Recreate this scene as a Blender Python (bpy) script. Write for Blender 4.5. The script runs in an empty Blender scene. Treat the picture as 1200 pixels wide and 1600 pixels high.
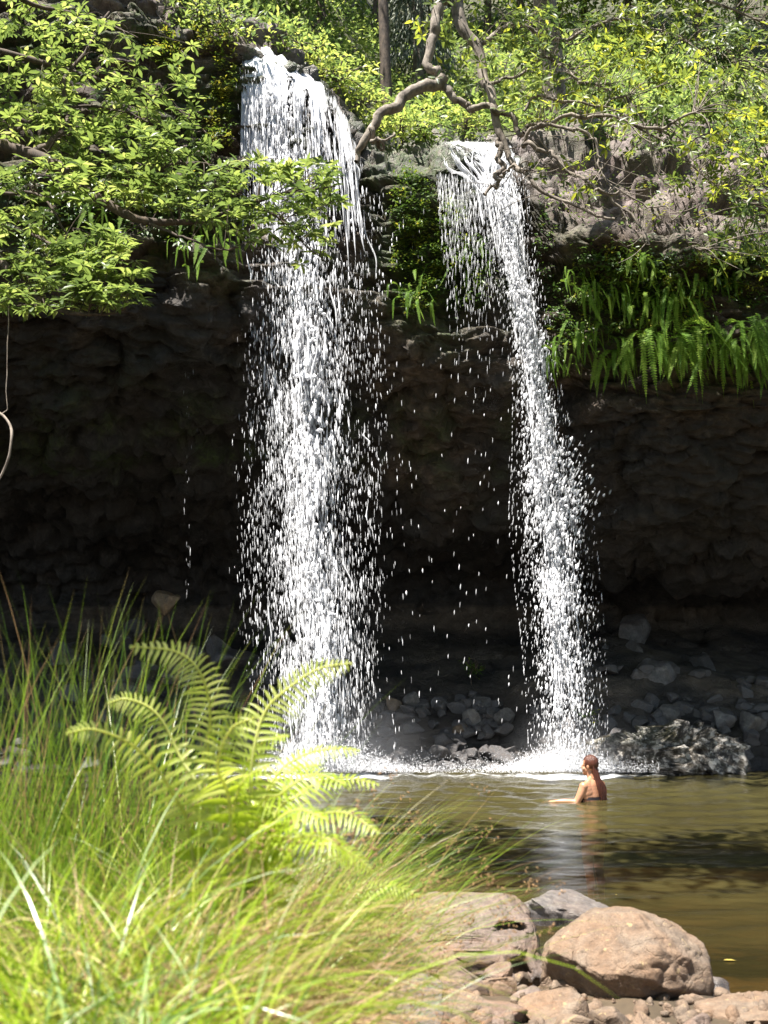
import bpy, bmesh, math, random
import numpy as np
from mathutils import Vector, Matrix

R = np.random.RandomState
C = bpy.context.scene.collection
SC = bpy.context.scene

# ------------------------------------------------------------------ camera, sky, sun, exposure
FPX, CX, CY, HORIZON = 1750.0, 600.0, 800.0, 1042.0
CAMZ = 1.6
PITCH = math.atan((HORIZON - CY) / FPX)
cam_d = bpy.data.cameras.new('camera')
cam = bpy.data.objects.new('camera', cam_d)
C.objects.link(cam)
cam.location = (0, 0, CAMZ)
cam.rotation_euler = (math.pi / 2 + PITCH, 0, 0)
cam_d.sensor_fit = 'VERTICAL'
cam_d.sensor_height = 36.0
cam_d.lens = 36.0 * FPX / 1600.0
cam_d.clip_start = 0.05
cam_d.clip_end = 500
cam_d.dof.use_dof = True
cam_d.dof.focus_distance = 14.5
cam_d.dof.aperture_fstop = (cam_d.lens / 1000.0) / 0.0095
SC.camera = cam

SUN = Vector((-0.27, -0.21, 0.94)).normalized()
SUN_EL = math.asin(SUN.z)
SUN_ROT = math.atan2(SUN.x, SUN.y)
world = bpy.data.worlds.new('World')
SC.world = world
world.use_nodes = True
wn = world.node_tree
sky = wn.nodes.new('ShaderNodeTexSky')
sky.sky_type = 'NISHITA'
sky.sun_disc = False
sky.sun_elevation = SUN_EL
sky.sun_rotation = SUN_ROT
wn.links.new(sky.outputs[0], wn.nodes['Background'].inputs[0])
wn.nodes['Background'].inputs[1].default_value = 0.072
sun_d = bpy.data.lights.new('sun', 'SUN')
sun_d.energy = 5.0
sun_d.angle = math.radians(0.5)
sun_d.color = (1.0, 0.95, 0.87)
sun = bpy.data.objects.new('sun', sun_d)
C.objects.link(sun)
sun.rotation_euler = SUN.to_track_quat('Z', 'Y').to_euler()
SC.view_settings.view_transform = 'Standard'
SC.view_settings.look = 'None'
SC.view_settings.gamma = 1
SC.view_settings.use_curve_mapping = False
SC.view_settings.exposure = 1.68
SC.render.engine = 'CYCLES'
SC.cycles.max_bounces = 8
SC.cycles.diffuse_bounces = 3
SC.cycles.transparent_max_bounces = 12
SC.cycles.use_denoising = True
SC.cycles.volume_step_rate = 3.0
SC.cycles.volume_bounces = 0

cp, sp = math.cos(PITCH), math.sin(PITCH)


def at(px, py, Y):
    """world point on the sight line through photograph pixel (px, py), Y metres away"""
    a, b = (px - CX) / FPX, (CY - py) / FPX
    ry, rz = cp - b * sp, sp + b * cp
    t = Y / ry
    return np.array([a * t, Y, CAMZ + rz * t])


def ground_at(px, py, z=0.0):
    a, b = (px - CX) / FPX, (CY - py) / FPX
    ry, rz = cp - b * sp, sp + b * cp
    t = (z - CAMZ) / rz
    return np.array([a * t, ry * t, z])


def project(P):
    P = np.asarray(P, float)
    d = P - np.array([0, 0, CAMZ])
    dep = d[:, 1] * cp + d[:, 2] * sp
    up = -d[:, 1] * sp + d[:, 2] * cp
    return CX + FPX * d[:, 0] / dep, CY - FPX * up / dep, dep


# ------------------------------------------------------------------ numpy noise
_perm = R(7).permutation(4096)
_grad = R(8).normal(size=(4096, 3))
_grad /= np.linalg.norm(_grad, axis=1)[:, None]
_cellr = R(9).rand(4096, 4)


def _h(i, j, k):
    return _perm[(_perm[(_perm[i & 4095] + j) & 4095] + k) & 4095]


def perlin(P):
    P = np.asarray(P, float)
    I = np.floor(P).astype(np.int64)
    F = P - I
    U = F * F * F * (F * (F * 6 - 15) + 10)
    out = 0
    for dx in (0, 1):
        for dy in (0, 1):
            for dz in (0, 1):
                g = _grad[_h(I[:, 0] + dx, I[:, 1] + dy, I[:, 2] + dz)]
                d = g[:, 0] * (F[:, 0] - dx) + g[:, 1] * (F[:, 1] - dy) + g[:, 2] * (F[:, 2] - dz)
                w = (U[:, 0] if dx else 1 - U[:, 0]) * (U[:, 1] if dy else 1 - U[:, 1]) * (U[:, 2] if dz else 1 - U[:, 2])
                out = out + w * d
    return out * 1.5


def fbm(P, scale=1.0, octs=4, rough=0.5, off=0.0):
    P = np.asarray(P, float) * scale + off
    a, s, o = 1.0, 0.0, 0
    for k in range(octs):
        o = o + a * perlin(P * (2.03 ** k) + 17.3 * k)
        s += a
        a *= rough
    return o / s


def worley(P, scale):
    """per point: random of the nearest cell, F1, F2"""
    P = np.asarray(P, float) * scale
    I = np.floor(P).astype(np.int64)
    f1 = np.full(len(P), 9.0)
    f2 = np.full(len(P), 9.0)
    rid = np.zeros(len(P))
    for dx in (-1, 0, 1):
        for dy in (-1, 0, 1):
            for dz in (-1, 0, 1):
                r = _cellr[_h(I[:, 0] + dx, I[:, 1] + dy, I[:, 2] + dz)]
                q = I + np.array([dx, dy, dz]) + r[:, :3]
                d = np.sqrt(((P - q) ** 2).sum(1))
                near = d < f1
                f2 = np.where(near, f1, np.minimum(f2, d))
                rid = np.where(near, r[:, 3], rid)
                f1 = np.where(near, d, f1)
    return rid, f1, f2


# ------------------------------------------------------------------ mesh helpers
def mesh(name, V, faces, attrs=None, smooth=True, mats=None):
    """faces: (m,3) or (m,4) int array, or a list of such arrays"""
    V = np.asarray(V, np.float32).reshape(-1, 3)
    if isinstance(faces, np.ndarray):
        faces = [faces]
    me = bpy.data.meshes.new(name)
    me.vertices.add(len(V))
    me.vertices.foreach_set('co', V.ravel())
    sizes = np.concatenate([np.full(len(f), f.shape[1], np.int32) for f in faces])
    idx = np.concatenate([np.asarray(f, np.int32).ravel() for f in faces])
    me.loops.add(len(idx))
    me.loops.foreach_set('vertex_index', idx)
    me.polygons.add(len(sizes))
    st = np.zeros(len(sizes), np.int32)
    st[1:] = np.cumsum(sizes)[:-1]
    me.polygons.foreach_set('loop_start', st)
    me.polygons.foreach_set('loop_total', sizes)
    me.update(calc_edges=True)
    if smooth:
        me.polygons.foreach_set('use_smooth', np.ones(len(sizes), bool))
    for k, v in (attrs or {}).items():
        a = me.attributes.new(k, 'FLOAT', 'POINT')
        a.data.foreach_set('value', np.asarray(v, np.float32).ravel())
    for m in (mats if isinstance(mats, (list, tuple)) else [mats] if mats else []):
        me.materials.append(m)
    me.validate()
    return me


def link(name, me, parent=None, loc=None, kind=None):
    o = bpy.data.objects.new(name, me)
    C.objects.link(o)
    if parent is not None:
        o.parent = parent
    if loc is not None:
        o.location = loc
    if kind:
        o['kind'] = kind
    return o


def tag(o, label=None, cat=None, group=None, kind=None):
    if label:
        o['label'] = label
    if cat:
        o['category'] = cat
    if group:
        o['group'] = group
    if kind:
        o['kind'] = kind
    return o


def thing(name, label, cat, loc=(0, 0, 0), group=None, rz=0.0):
    o = bpy.data.objects.new(name, None)
    C.objects.link(o)
    o.location = Vector([float(v) for v in loc])
    o.rotation_euler = (0, 0, rz)
    return tag(o, label, cat, group)


def grid_faces(nu, nv):
    i = np.arange(nu - 1)[:, None] * nv + np.arange(nv - 1)[None, :]
    i = i.ravel()
    return np.stack([i, i + nv, i + nv + 1, i + 1], 1)


def scatter(tv, tf, pos, mats, scl):
    """many copies of a small template as one array mesh"""
    n, k = len(pos), len(tv)
    scl = np.asarray(scl, float)
    if scl.ndim == 1:
        scl = scl[:, None]
    L = tv[None] * (scl[:, None, :] if scl.shape[1] == 3 else scl[:, :, None])
    V = np.einsum('nij,nkj->nki', mats, L) + np.asarray(pos)[:, None, :]
    F = (tf[None] + (np.arange(n) * k)[:, None, None]).reshape(-1, tf.shape[1])
    return V.reshape(-1, 3), F


def frames(X, N):
    """rotation matrices whose local x runs along X and local z about along N"""
    X = X / np.linalg.norm(X, axis=1)[:, None]
    Y = np.cross(N, X)
    Y /= np.maximum(np.linalg.norm(Y, axis=1), 1e-6)[:, None]
    Z = np.cross(X, Y)
    return np.stack([X, Y, Z], 2)


def resample(pts, n):
    """Catmull-Rom through the points (any number of columns)"""
    P = np.asarray(pts, float)
    P = np.vstack([2 * P[0] - P[1], P, 2 * P[-1] - P[-2]])
    m = len(P) - 3
    t = np.linspace(0, m - 1e-6, n)
    i = t.astype(int)
    f = (t - i)[:, None]
    a, b, c, d = P[i], P[i + 1], P[i + 2], P[i + 3]
    return 0.5 * ((2 * b) + (-a + c) * f + (2 * a - 5 * b + 4 * c - d) * f ** 2 + (-a + 3 * b - 3 * c + d) * f ** 3)


def tube(P, rad, sides=7):
    P = np.asarray(P, float)
    T = np.gradient(P, axis=0)
    T /= np.maximum(np.linalg.norm(T, axis=1), 1e-9)[:, None]
    ref = np.tile([0.31, 0.9, 0.28], (len(P), 1))
    A = np.cross(T, ref)
    A /= np.maximum(np.linalg.norm(A, axis=1), 1e-6)[:, None]
    B = np.cross(T, A)
    an = np.linspace(0, 2 * math.pi, sides, endpoint=False)
    V = P[:, None, :] + np.asarray(rad)[:, None, None] * (np.cos(an)[None, :, None] * A[:, None, :] + np.sin(an)[None, :, None] * B[:, None, :])
    n = len(P)
    i, j = np.meshgrid(np.arange(n - 1), np.arange(sides), indexing='ij')
    j2 = (j + 1) % sides
    F = np.stack([i * sides + j, i * sides + j2, (i + 1) * sides + j2, (i + 1) * sides + j], -1).reshape(-1, 4)
    return V.reshape(-1, 3), F


class Bag:
    """collects vertices and faces of equal face size"""
    def __init__(s):
        s.v, s.f, s.n, s.a = [], [], 0, []

    def add(s, V, F, a=0.5):
        V = np.asarray(V, float).reshape(-1, 3)
        s.v.append(V)
        s.f.append(np.asarray(F) + s.n)
        s.n += len(V)
        s.a.append(np.full(len(V), a) if np.isscalar(a) else np.asarray(a))

    def mesh(s, name, mat, smooth=True):
        fs = {}
        for f in s.f:
            fs.setdefault(f.shape[1], []).append(f)
        return mesh(name, np.concatenate(s.v), [np.concatenate(v) for v in fs.values()], {'rnd': np.concatenate(s.a)}, smooth, mat)


# ------------------------------------------------------------------ materials
def new_mat(name):
    m = bpy.data.materials.new(name)
    m.use_nodes = True
    nt = m.node_tree
    nt.nodes.clear()
    return m, nt


def nd(nt, t, **kw):
    n = nt.nodes.new(t)
    for k, v in kw.items():
        if k.startswith('i_'):
            n.inputs[k[2:].replace('_', ' ')].default_value = v
        else:
            setattr(n, k, v)
    return n


def ramp(nt, fac, stops):
    r = nt.nodes.new('ShaderNodeValToRGB')
    while len(r.color_ramp.elements) < len(stops):
        r.color_ramp.elements.new(0.5)
    for e, (p, c) in zip(r.color_ramp.elements, stops):
        e.position = p
        e.color = (*c, 1) if len(c) == 3 else c
    nt.links.new(fac, r.inputs[0])
    return r.outputs[0]


def mixc(nt, fac, a, b, mode='MIX'):
    n = nt.nodes.new('ShaderNodeMix')
    n.data_type = 'RGBA'
    n.blend_type = mode
    for sock, v in ((n.inputs['Factor'], fac), (n.inputs[6], a), (n.inputs[7], b)):
        if hasattr(v, 'is_output'):
            nt.links.new(v, sock)
        else:
            sock.default_value = v if not isinstance(v, tuple) else (*v[:3], 1)
    return n.outputs[2]


def math_n(nt, op, a, b=0.0):
    n = nt.nodes.new('ShaderNodeMath')
    n.operation = op
    for s, v in ((n.inputs[0], a), (n.inputs[1], b)):
        if hasattr(v, 'is_output'):
            nt.links.new(v, s)
        else:
            s.default_value = v
    return n.outputs[0]


def noise(nt, vec, scale, detail=6, rough=0.6, dist=0.0):
    n = nd(nt, 'ShaderNodeTexNoise')
    n.inputs['Scale'].default_value = scale
    n.inputs['Detail'].default_value = detail
    n.inputs['Roughness'].default_value = rough
    n.inputs['Distortion'].default_value = dist
    nt.links.new(vec, n.inputs['Vector'])
    return n.outputs['Fac']


def rock_mat(name, dark, mid, light, rust, rough=0.75, sc=1.0, bump=0.6, rusty=0.5, wet=0.0, lichen=None, lit_top=False, crisp=1.0):
    m, nt = new_mat(name)
    tc = nd(nt, 'ShaderNodeTexCoord')
    oi = nd(nt, 'ShaderNodeObjectInfo')
    va = nd(nt, 'ShaderNodeVectorMath', operation='SCALE')
    co = nd(nt, 'ShaderNodeCombineXYZ')
    for k in range(3):
        nt.links.new(oi.outputs['Random'], co.inputs[k])
    nt.links.new(co.outputs[0], va.inputs[0])
    va.inputs['Scale'].default_value = 40
    vs = nd(nt, 'ShaderNodeVectorMath', operation='ADD')
    nt.links.new(tc.outputs['Object'], vs.inputs[0])
    nt.links.new(va.outputs[0], vs.inputs[1])
    v = vs.outputs[0]
    n1 = noise(nt, v, 1.6 * sc, 9, 0.65, 0.4)
    n2 = noise(nt, v, 6.0 * sc, 10, 0.7, 0.2)
    n3 = noise(nt, v, 38 * sc, 5, 0.7)
    base = ramp(nt, n2, [(0.5 - 0.22 / crisp, dark), (0.5, mid), (0.5 + 0.22 / crisp, light)])
    if lit_top:   # pinkish top and brown brow painted lighter as if lit, cave left shade-dark
        ia = nd(nt, 'ShaderNodeAttribute', attribute_name='lit_brow')
        lit_brow_col = ramp(nt, n2, [(0.3, (0.022, 0.014, 0.010)), (0.5, (0.075, 0.050, 0.034)), (0.72, (0.19, 0.135, 0.095))])
        base = mixc(nt, ia.outputs['Fac'], base, lit_brow_col)
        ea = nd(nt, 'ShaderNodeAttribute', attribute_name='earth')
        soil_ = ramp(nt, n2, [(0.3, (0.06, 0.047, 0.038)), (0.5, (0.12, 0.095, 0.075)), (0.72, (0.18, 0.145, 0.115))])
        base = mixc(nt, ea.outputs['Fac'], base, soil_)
        wa = nd(nt, 'ShaderNodeAttribute', attribute_name='lit_top')
        lit_top_col = ramp(nt, n2, [(0.3, (0.075, 0.056, 0.053)), (0.5, (0.20, 0.155, 0.145)), (0.72, (0.36, 0.295, 0.28))])
        base = mixc(nt, wa.outputs['Fac'], base, lit_top_col)
    pat = ramp(nt, n1, [(0.42, (0, 0, 0)), (0.62, (1, 1, 1))])
    col = mixc(nt, math_n(nt, 'MULTIPLY', pat, rusty), base, rust)
    sp_ = ramp(nt, n3, [(0.30, (0.55, 0.55, 0.55)), (0.55, (1, 1, 1)), (0.75, (1.25, 1.2, 1.1))])
    col = mixc(nt, 0.8, col, sp_, 'MULTIPLY')
    # hairline cracks, grooves in the bump
    vo = nd(nt, 'ShaderNodeTexVoronoi', feature='DISTANCE_TO_EDGE')
    vo.inputs['Scale'].default_value = 2.3 * sc
    wv = nd(nt, 'ShaderNodeVectorMath', operation='ADD')
    nn = nd(nt, 'ShaderNodeTexNoise')
    nn.inputs['Scale'].default_value = 4 * sc
    nt.links.new(v, nn.inputs['Vector'])
    ws = nd(nt, 'ShaderNodeVectorMath', operation='SCALE')
    nt.links.new(nn.outputs['Color'], ws.inputs[0])
    ws.inputs['Scale'].default_value = 0.35 / sc
    nt.links.new(v, wv.inputs[0])
    nt.links.new(ws.outputs[0], wv.inputs[1])
    nt.links.new(wv.outputs[0], vo.inputs['Vector'])
    crk = ramp(nt, vo.outputs['Distance'], [(0.0, (0, 0, 0)), (0.035, (1, 1, 1))])
    if lichen:
        n4 = noise(nt, v, 9 * sc, 4, 0.6)
        lm = ramp(nt, n4, [(0.63, (0, 0, 0)), (0.68, (1, 1, 1))])
        col = mixc(nt, math_n(nt, 'MULTIPLY', lm, 0.7), col, lichen)
    at_ = nd(nt, 'ShaderNodeAttribute', attribute_name='moss')
    nm = noise(nt, v, 14, 6, 0.7)
    mf = math_n(nt, 'MULTIPLY', at_.outputs['Fac'], ramp(nt, nm, [(0.35, (0.1, 0.1, 0.1)), (0.55, (1, 1, 1))]))
    mcol = ramp(nt, n2, [(0.3, (0.015, 0.03, 0.006)), (0.55, (0.045, 0.075, 0.012)), (0.75, (0.12, 0.13, 0.02))])
    col = mixc(nt, mf, col, mcol)
    wt = nd(nt, 'ShaderNodeAttribute', attribute_name='wet')
    wf = math_n(nt, 'MINIMUM', math_n(nt, 'ADD', wt.outputs['Fac'], wet), 1.0)
    col = mixc(nt, math_n(nt, 'MULTIPLY', wf, 0.65), col, (0.02, 0.019, 0.021))
    b = nd(nt, 'ShaderNodeBsdfPrincipled')
    nt.links.new(col, b.inputs['Base Color'])
    rr = math_n(nt, 'MULTIPLY_ADD', n3, 0.2)
    rr.node.inputs[2].default_value = rough - 0.1
    rw = math_n(nt, 'SUBTRACT', rr, math_n(nt, 'MULTIPLY', wf, rough - 0.22))
    nt.links.new(rw, b.inputs['Roughness'])
    hsum = math_n(nt, 'ADD', math_n(nt, 'MULTIPLY', n2, 1.0), math_n(nt, 'MULTIPLY', n3, 0.28))
    hsum = math_n(nt, 'ADD', hsum, math_n(nt, 'MULTIPLY', crk, 0.18))
    bp = nd(nt, 'ShaderNodeBump')
    bp.inputs['Strength'].default_value = bump
    bp.inputs['Distance'].default_value = 0.06 / sc
    nt.links.new(hsum, bp.inputs['Height'])
    nt.links.new(bp.outputs[0], b.inputs['Normal'])
    o = nd(nt, 'ShaderNodeOutputMaterial')
    nt.links.new(b.outputs[0], o.inputs[0])
    return m


def leaf_mat(name, stops, trans=0.4, tcol=1.6, rough=0.45, spec=0.5):
    m, nt = new_mat(name)
    a = nd(nt, 'ShaderNodeAttribute', attribute_name='rnd')
    col = ramp(nt, a.outputs['Fac'], stops)
    b = nd(nt, 'ShaderNodeBsdfPrincipled')
    nt.links.new(col, b.inputs['Base Color'])
    b.inputs['Roughness'].default_value = rough
    b.inputs['Specular IOR Level'].default_value = spec
    t = nd(nt, 'ShaderNodeBsdfTranslucent')
    hs = nd(nt, 'ShaderNodeHueSaturation')
    hs.inputs['Value'].default_value = tcol
    hs.inputs['Saturation'].default_value = 1.0
    hs.inputs['Hue'].default_value = 0.485
    nt.links.new(col, hs.inputs['Color'])
    nt.links.new(hs.outputs[0], t.inputs[0])
    mx = nd(nt, 'ShaderNodeMixShader')
    mx.inputs[0].default_value = trans
    nt.links.new(b.outputs[0], mx.inputs[1])
    nt.links.new(t.outputs[0], mx.inputs[2])
    o = nd(nt, 'ShaderNodeOutputMaterial')
    nt.links.new(mx.outputs[0], o.inputs[0])
    return m


def plain_mat(name, c1, c2, scale=20, rough=0.6, bump=0.3, stretch=(1, 1, 1)):
    m, nt = new_mat(name)
    tc = nd(nt, 'ShaderNodeTexCoord')
    mp = nd(nt, 'ShaderNodeMapping')
    mp.inputs['Scale'].default_value = stretch
    nt.links.new(tc.outputs['Object'], mp.inputs[0])
    n = noise(nt, mp.outputs[0], scale, 7, 0.65)
    col = ramp(nt, n, [(0.32, c1), (0.68, c2)])
    b = nd(nt, 'ShaderNodeBsdfPrincipled')
    nt.links.new(col, b.inputs['Base Color'])
    b.inputs['Roughness'].default_value = rough
    bp = nd(nt, 'ShaderNodeBump')
    bp.inputs['Strength'].default_value = bump
    bp.inputs['Distance'].default_value = 0.02
    nt.links.new(n, bp.inputs['Height'])
    nt.links.new(bp.outputs[0], b.inputs['Normal'])
    o = nd(nt, 'ShaderNodeOutputMaterial')
    nt.links.new(b.outputs[0], o.inputs[0])
    return m


def spray_mat(name, clear, col=(0.9, 0.91, 0.95), tr=0.3):
    m, nt = new_mat(name)
    b = nd(nt, 'ShaderNodeBsdfPrincipled')
    b.inputs['Base Color'].default_value = (*col, 1)
    b.inputs['Roughness'].default_value = 0.25
    t = nd(nt, 'ShaderNodeBsdfTranslucent')
    t.inputs[0].default_value = (*col, 1)
    ge = nd(nt, 'ShaderNodeNewGeometry')
    sc_ = nd(nt, 'ShaderNodeVectorMath', operation='SCALE')
    sc_.inputs['Scale'].default_value = 0.5
    nt.links.new(ge.outputs['Normal'], sc_.inputs[0])
    ad = nd(nt, 'ShaderNodeVectorMath', operation='ADD')
    ad.inputs[1].default_value = (-0.15, -0.2, 0.75)
    nt.links.new(sc_.outputs[0], ad.inputs[0])
    nm_ = nd(nt, 'ShaderNodeVectorMath', operation='NORMALIZE')
    nt.links.new(ad.outputs[0], nm_.inputs[0])
    nt.links.new(nm_.outputs[0], b.inputs['Normal'])
    mx = nd(nt, 'ShaderNodeMixShader')
    mx.inputs[0].default_value = tr
    nt.links.new(b.outputs[0], mx.inputs[1])
    nt.links.new(t.outputs[0], mx.inputs[2])
    tp = nd(nt, 'ShaderNodeBsdfTransparent')
    m2 = nd(nt, 'ShaderNodeMixShader')
    ra = nd(nt, 'ShaderNodeAttribute', attribute_name='rnd')
    cl = math_n(nt, 'MULTIPLY', math_n(nt, 'POWER', ra.outputs['Fac'], 0.8), 0.88)
    nt.links.new(math_n(nt, 'MAXIMUM', cl, clear), m2.inputs[0])
    nt.links.new(mx.outputs[0], m2.inputs[1])
    nt.links.new(tp.outputs[0], m2.inputs[2])
    o = nd(nt, 'ShaderNodeOutputMaterial')
    nt.links.new(m2.outputs[0], o.inputs[0])
    return m


M = {}
M['cliff'] = rock_mat('cliff_rock', (0.007, 0.0065, 0.007), (0.022, 0.020, 0.020), (0.062, 0.055, 0.052), (0.05, 0.033, 0.022), sc=0.9, rusty=0.35, bump=1.0, lit_top=True)  # dark base puts the cave's shade into the rock colour
M['scree'] = rock_mat('scree_rock', (0.033, 0.032, 0.036), (0.11, 0.107, 0.113), (0.25, 0.24, 0.235), (0.13, 0.085, 0.055), rough=0.5, sc=1.8, rusty=0.35, wet=0.3)
M['ledge'] = rock_mat('wet_ledge_rock', (0.010, 0.009, 0.010), (0.10, 0.09, 0.08), (0.6, 0.56, 0.52), (0.13, 0.085, 0.02), rough=0.3, sc=1.3, rusty=0.3, bump=1.0, crisp=2.4)  # light stop paints wet glints of sun and sky, dark stop the crevices
M['boulder'] = rock_mat('boulder_rock', (0.085, 0.062, 0.046), (0.18, 0.133, 0.098), (0.265, 0.205, 0.15), (0.25, 0.13, 0.06), rough=0.75, sc=2.6, bump=0.8, rusty=0.4, lichen=(0.36, 0.27, 0.14))
M['slab'] = rock_mat('slab_rock', (0.085, 0.064, 0.055), (0.175, 0.13, 0.108), (0.25, 0.19, 0.16), (0.24, 0.125, 0.062), rough=0.7, sc=2.4, bump=0.8, rusty=0.42)
M['grey'] = rock_mat('grey_rock', (0.05, 0.046, 0.046), (0.125, 0.11, 0.105), (0.23, 0.20, 0.175), (0.18, 0.12, 0.085), rough=0.7, sc=2.6, bump=0.45, rusty=0.3)
M['soil'] = plain_mat('soil', (0.022, 0.022, 0.010), (0.075, 0.075, 0.03), 9, 0.9, 0.8)
M['bed'] = plain_mat('pool_bed_mud', (0.02, 0.014, 0.008), (0.10, 0.07, 0.04), 2.2, 0.8, 0.8)
M['bark'] = plain_mat('bark', (0.045, 0.033, 0.025), (0.33, 0.28, 0.23), 9, 0.85, 1.0, (1, 1, 0.6))
M['bark_dark'] = plain_mat('dark_bark', (0.025, 0.018, 0.013), (0.12, 0.085, 0.06), 18, 0.85, 0.7, (1, 1, 0.35))
M['twig'] = plain_mat('twig_bark', (0.13, 0.10, 0.08), (0.36, 0.30, 0.25), 14, 0.8, 0.3)
M['leaf_left'] = leaf_mat('tree_leaf', [(0.0, (0.05, 0.085, 0.02)), (0.35, (0.11, 0.17, 0.038)), (0.7, (0.18, 0.255, 0.052)), (1.0, (0.31, 0.37, 0.10))], 0.48, 1.6, 0.4)
M['leaf_right'] = leaf_mat('twisted_tree_leaf', [(0.0, (0.045, 0.08, 0.02)), (0.5, (0.13, 0.185, 0.032)), (0.85, (0.25, 0.31, 0.035)), (1.0, (0.40, 0.43, 0.04))], 0.5, 1.75, 0.4)
M['leaf_far'] = leaf_mat('forest_leaf', [(0.0, (0.03, 0.065, 0.02)), (0.4, (0.09, 0.15, 0.042)), (0.75, (0.18, 0.26, 0.06)), (1.0, (0.34, 0.40, 0.085))], 0.48, 1.7, 0.45)
M['leaf_grey'] = leaf_mat('grey_green_leaf', [(0.0, (0.04, 0.06, 0.035)), (0.5, (0.10, 0.13, 0.075)), (1.0, (0.19, 0.21, 0.12))], 0.3, 1.3, 0.5)
M['moss_leaf'] = leaf_mat('creeper_leaf', [(0.0, (0.018, 0.045, 0.008)), (0.5, (0.055, 0.115, 0.015)), (0.85, (0.13, 0.20, 0.02)), (1.0, (0.30, 0.30, 0.03))], 0.35, 1.5, 0.4)
M['fern'] = leaf_mat('hanging_fern_frond', [(0.0, (0.06, 0.13, 0.018)), (0.5, (0.14, 0.26, 0.03)), (1.0, (0.24, 0.35, 0.05))], 0.45, 1.6, 0.6, 0.2)
M['bracken'] = leaf_mat('fern_frond', [(0.0, (0.18, 0.28, 0.012)), (0.5, (0.33, 0.44, 0.03)), (1.0, (0.54, 0.57, 0.20))], 0.48, 1.6, 0.35)
M['grass_pale'] = leaf_mat('pale_sedge', [(0.0, (0.05, 0.12, 0.006)), (0.4, (0.25, 0.37, 0.014)), (0.8, (0.47, 0.54, 0.09)), (1.0, (0.64, 0.52, 0.27))], 0.36, 1.5, 0.35, 0.55)
M['rush'] = leaf_mat('green_rush', [(0.0, (0.05, 0.13, 0.012)), (0.55, (0.165, 0.28, 0.02)), (0.9, (0.31, 0.40, 0.045)), (1.0, (0.46, 0.30, 0.14))], 0.36, 1.5, 0.36)
M['grass_blue'] = leaf_mat('bluish_sedge', [(0.0, (0.12, 0.22, 0.05)), (0.5, (0.24, 0.37, 0.12)), (1.0, (0.40, 0.50, 0.24))], 0.35, 1.3, 0.3, 0.7)
M['dry'] = leaf_mat('dry_sedge', [(0.0, (0.20, 0.25, 0.05)), (0.35, (0.32, 0.26, 0.10)), (0.65, (0.40, 0.205, 0.11)), (1.0, (0.54, 0.38, 0.24))], 0.34, 1.3, 0.5)
M['seed'] = plain_mat('sedge_seed', (0.16, 0.085, 0.035), (0.36, 0.21, 0.10), 60, 0.8, 0.2)
M['drop'] = spray_mat('falling_water', 0.12)
M['mist'] = spray_mat('fine_spray', 0.45)
M['sheet'] = spray_mat('water_curtain', 0.12)

# ------------------------------------------------------------------ the cliff with its cave
sm = lambda x: x * x * (3 - 2 * x)


def px_curve(pts, Y):
    """photograph pixel outline -> (x, z) at distance Y"""
    W = np.array([at(p[0], p[1], Y) for p in pts])
    return W[:, 0], W[:, 2]


lipx, lipz = px_curve([(-900, -60), (-200, -60), (120, -30), (230, 5), (300, 55), (378, 75), (450, 105), (520, 155), (555, 225), (600, 255), (680, 252), (700, 226), (790, 224), (825, 285), (880, 350), (950, 375), (1050, 392), (1200, 400), (1700, 360), (2400, 300)], 17.3)
topx, topz = px_curve([(-900, -160), (-200, -140), (120, -90), (260, -10), (330, 35), (380, 60), (470, 95), (560, 190), (620, 222), (690, 212), (790, 212), (880, 222), (1000, 235), (1200, 250), (1700, 200), (2400, 150)], 19.2)
edgx, edgz = px_curve([(-900, 470), (0, 478), (250, 455), (370, 470), (560, 505), (620, 520), (700, 560), (860, 560), (930, 610), (1050, 650), (1200, 640), (1700, 620), (2400, 600)], 17.0)
NX, NV = 520, 430
xs = np.linspace(-17, 17, NX)
f_lip = lambda x: np.interp(x, lipx, lipz)
f_top = lambda x: np.interp(x, topx, topz)
f_edg = lambda x: np.interp(x, edgx, edgz)


def f_face(x):  # distance of the cliff face
    return 17.25 + 0.25 * np.sin(x * 0.55 + 1) - 0.5 * np.exp(-((x + 4.6) / 1.8) ** 2) - 0.35 * np.exp(-((x - 4.6) / 1.5) ** 2)


def cave_floor(x, Y):
    x, Y = np.asarray(x, float), np.asarray(Y, float)
    z = np.interp(Y, [16.2, 17.6, 18.3, 20.0, 22.3, 24.0], [-1.0, -0.28, 0.12, 1.05, 1.75, 2.3])
    z = z + 0.38 * np.clip((x - 2.2) / 0.8, 0, 1) * np.clip((Y - 17.75) / 0.7, 0, 1) * np.clip((21.5 - Y) / 2, 0, 1)
    z = z + np.where(Y > 19.5, 0.35 * np.exp(-((x - 4.4) / 1.6) ** 2), 0) + np.where(Y > 19, 0.25 * np.exp(-((x + 3.9) / 1.4) ** 2), 0)
    return z


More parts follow.
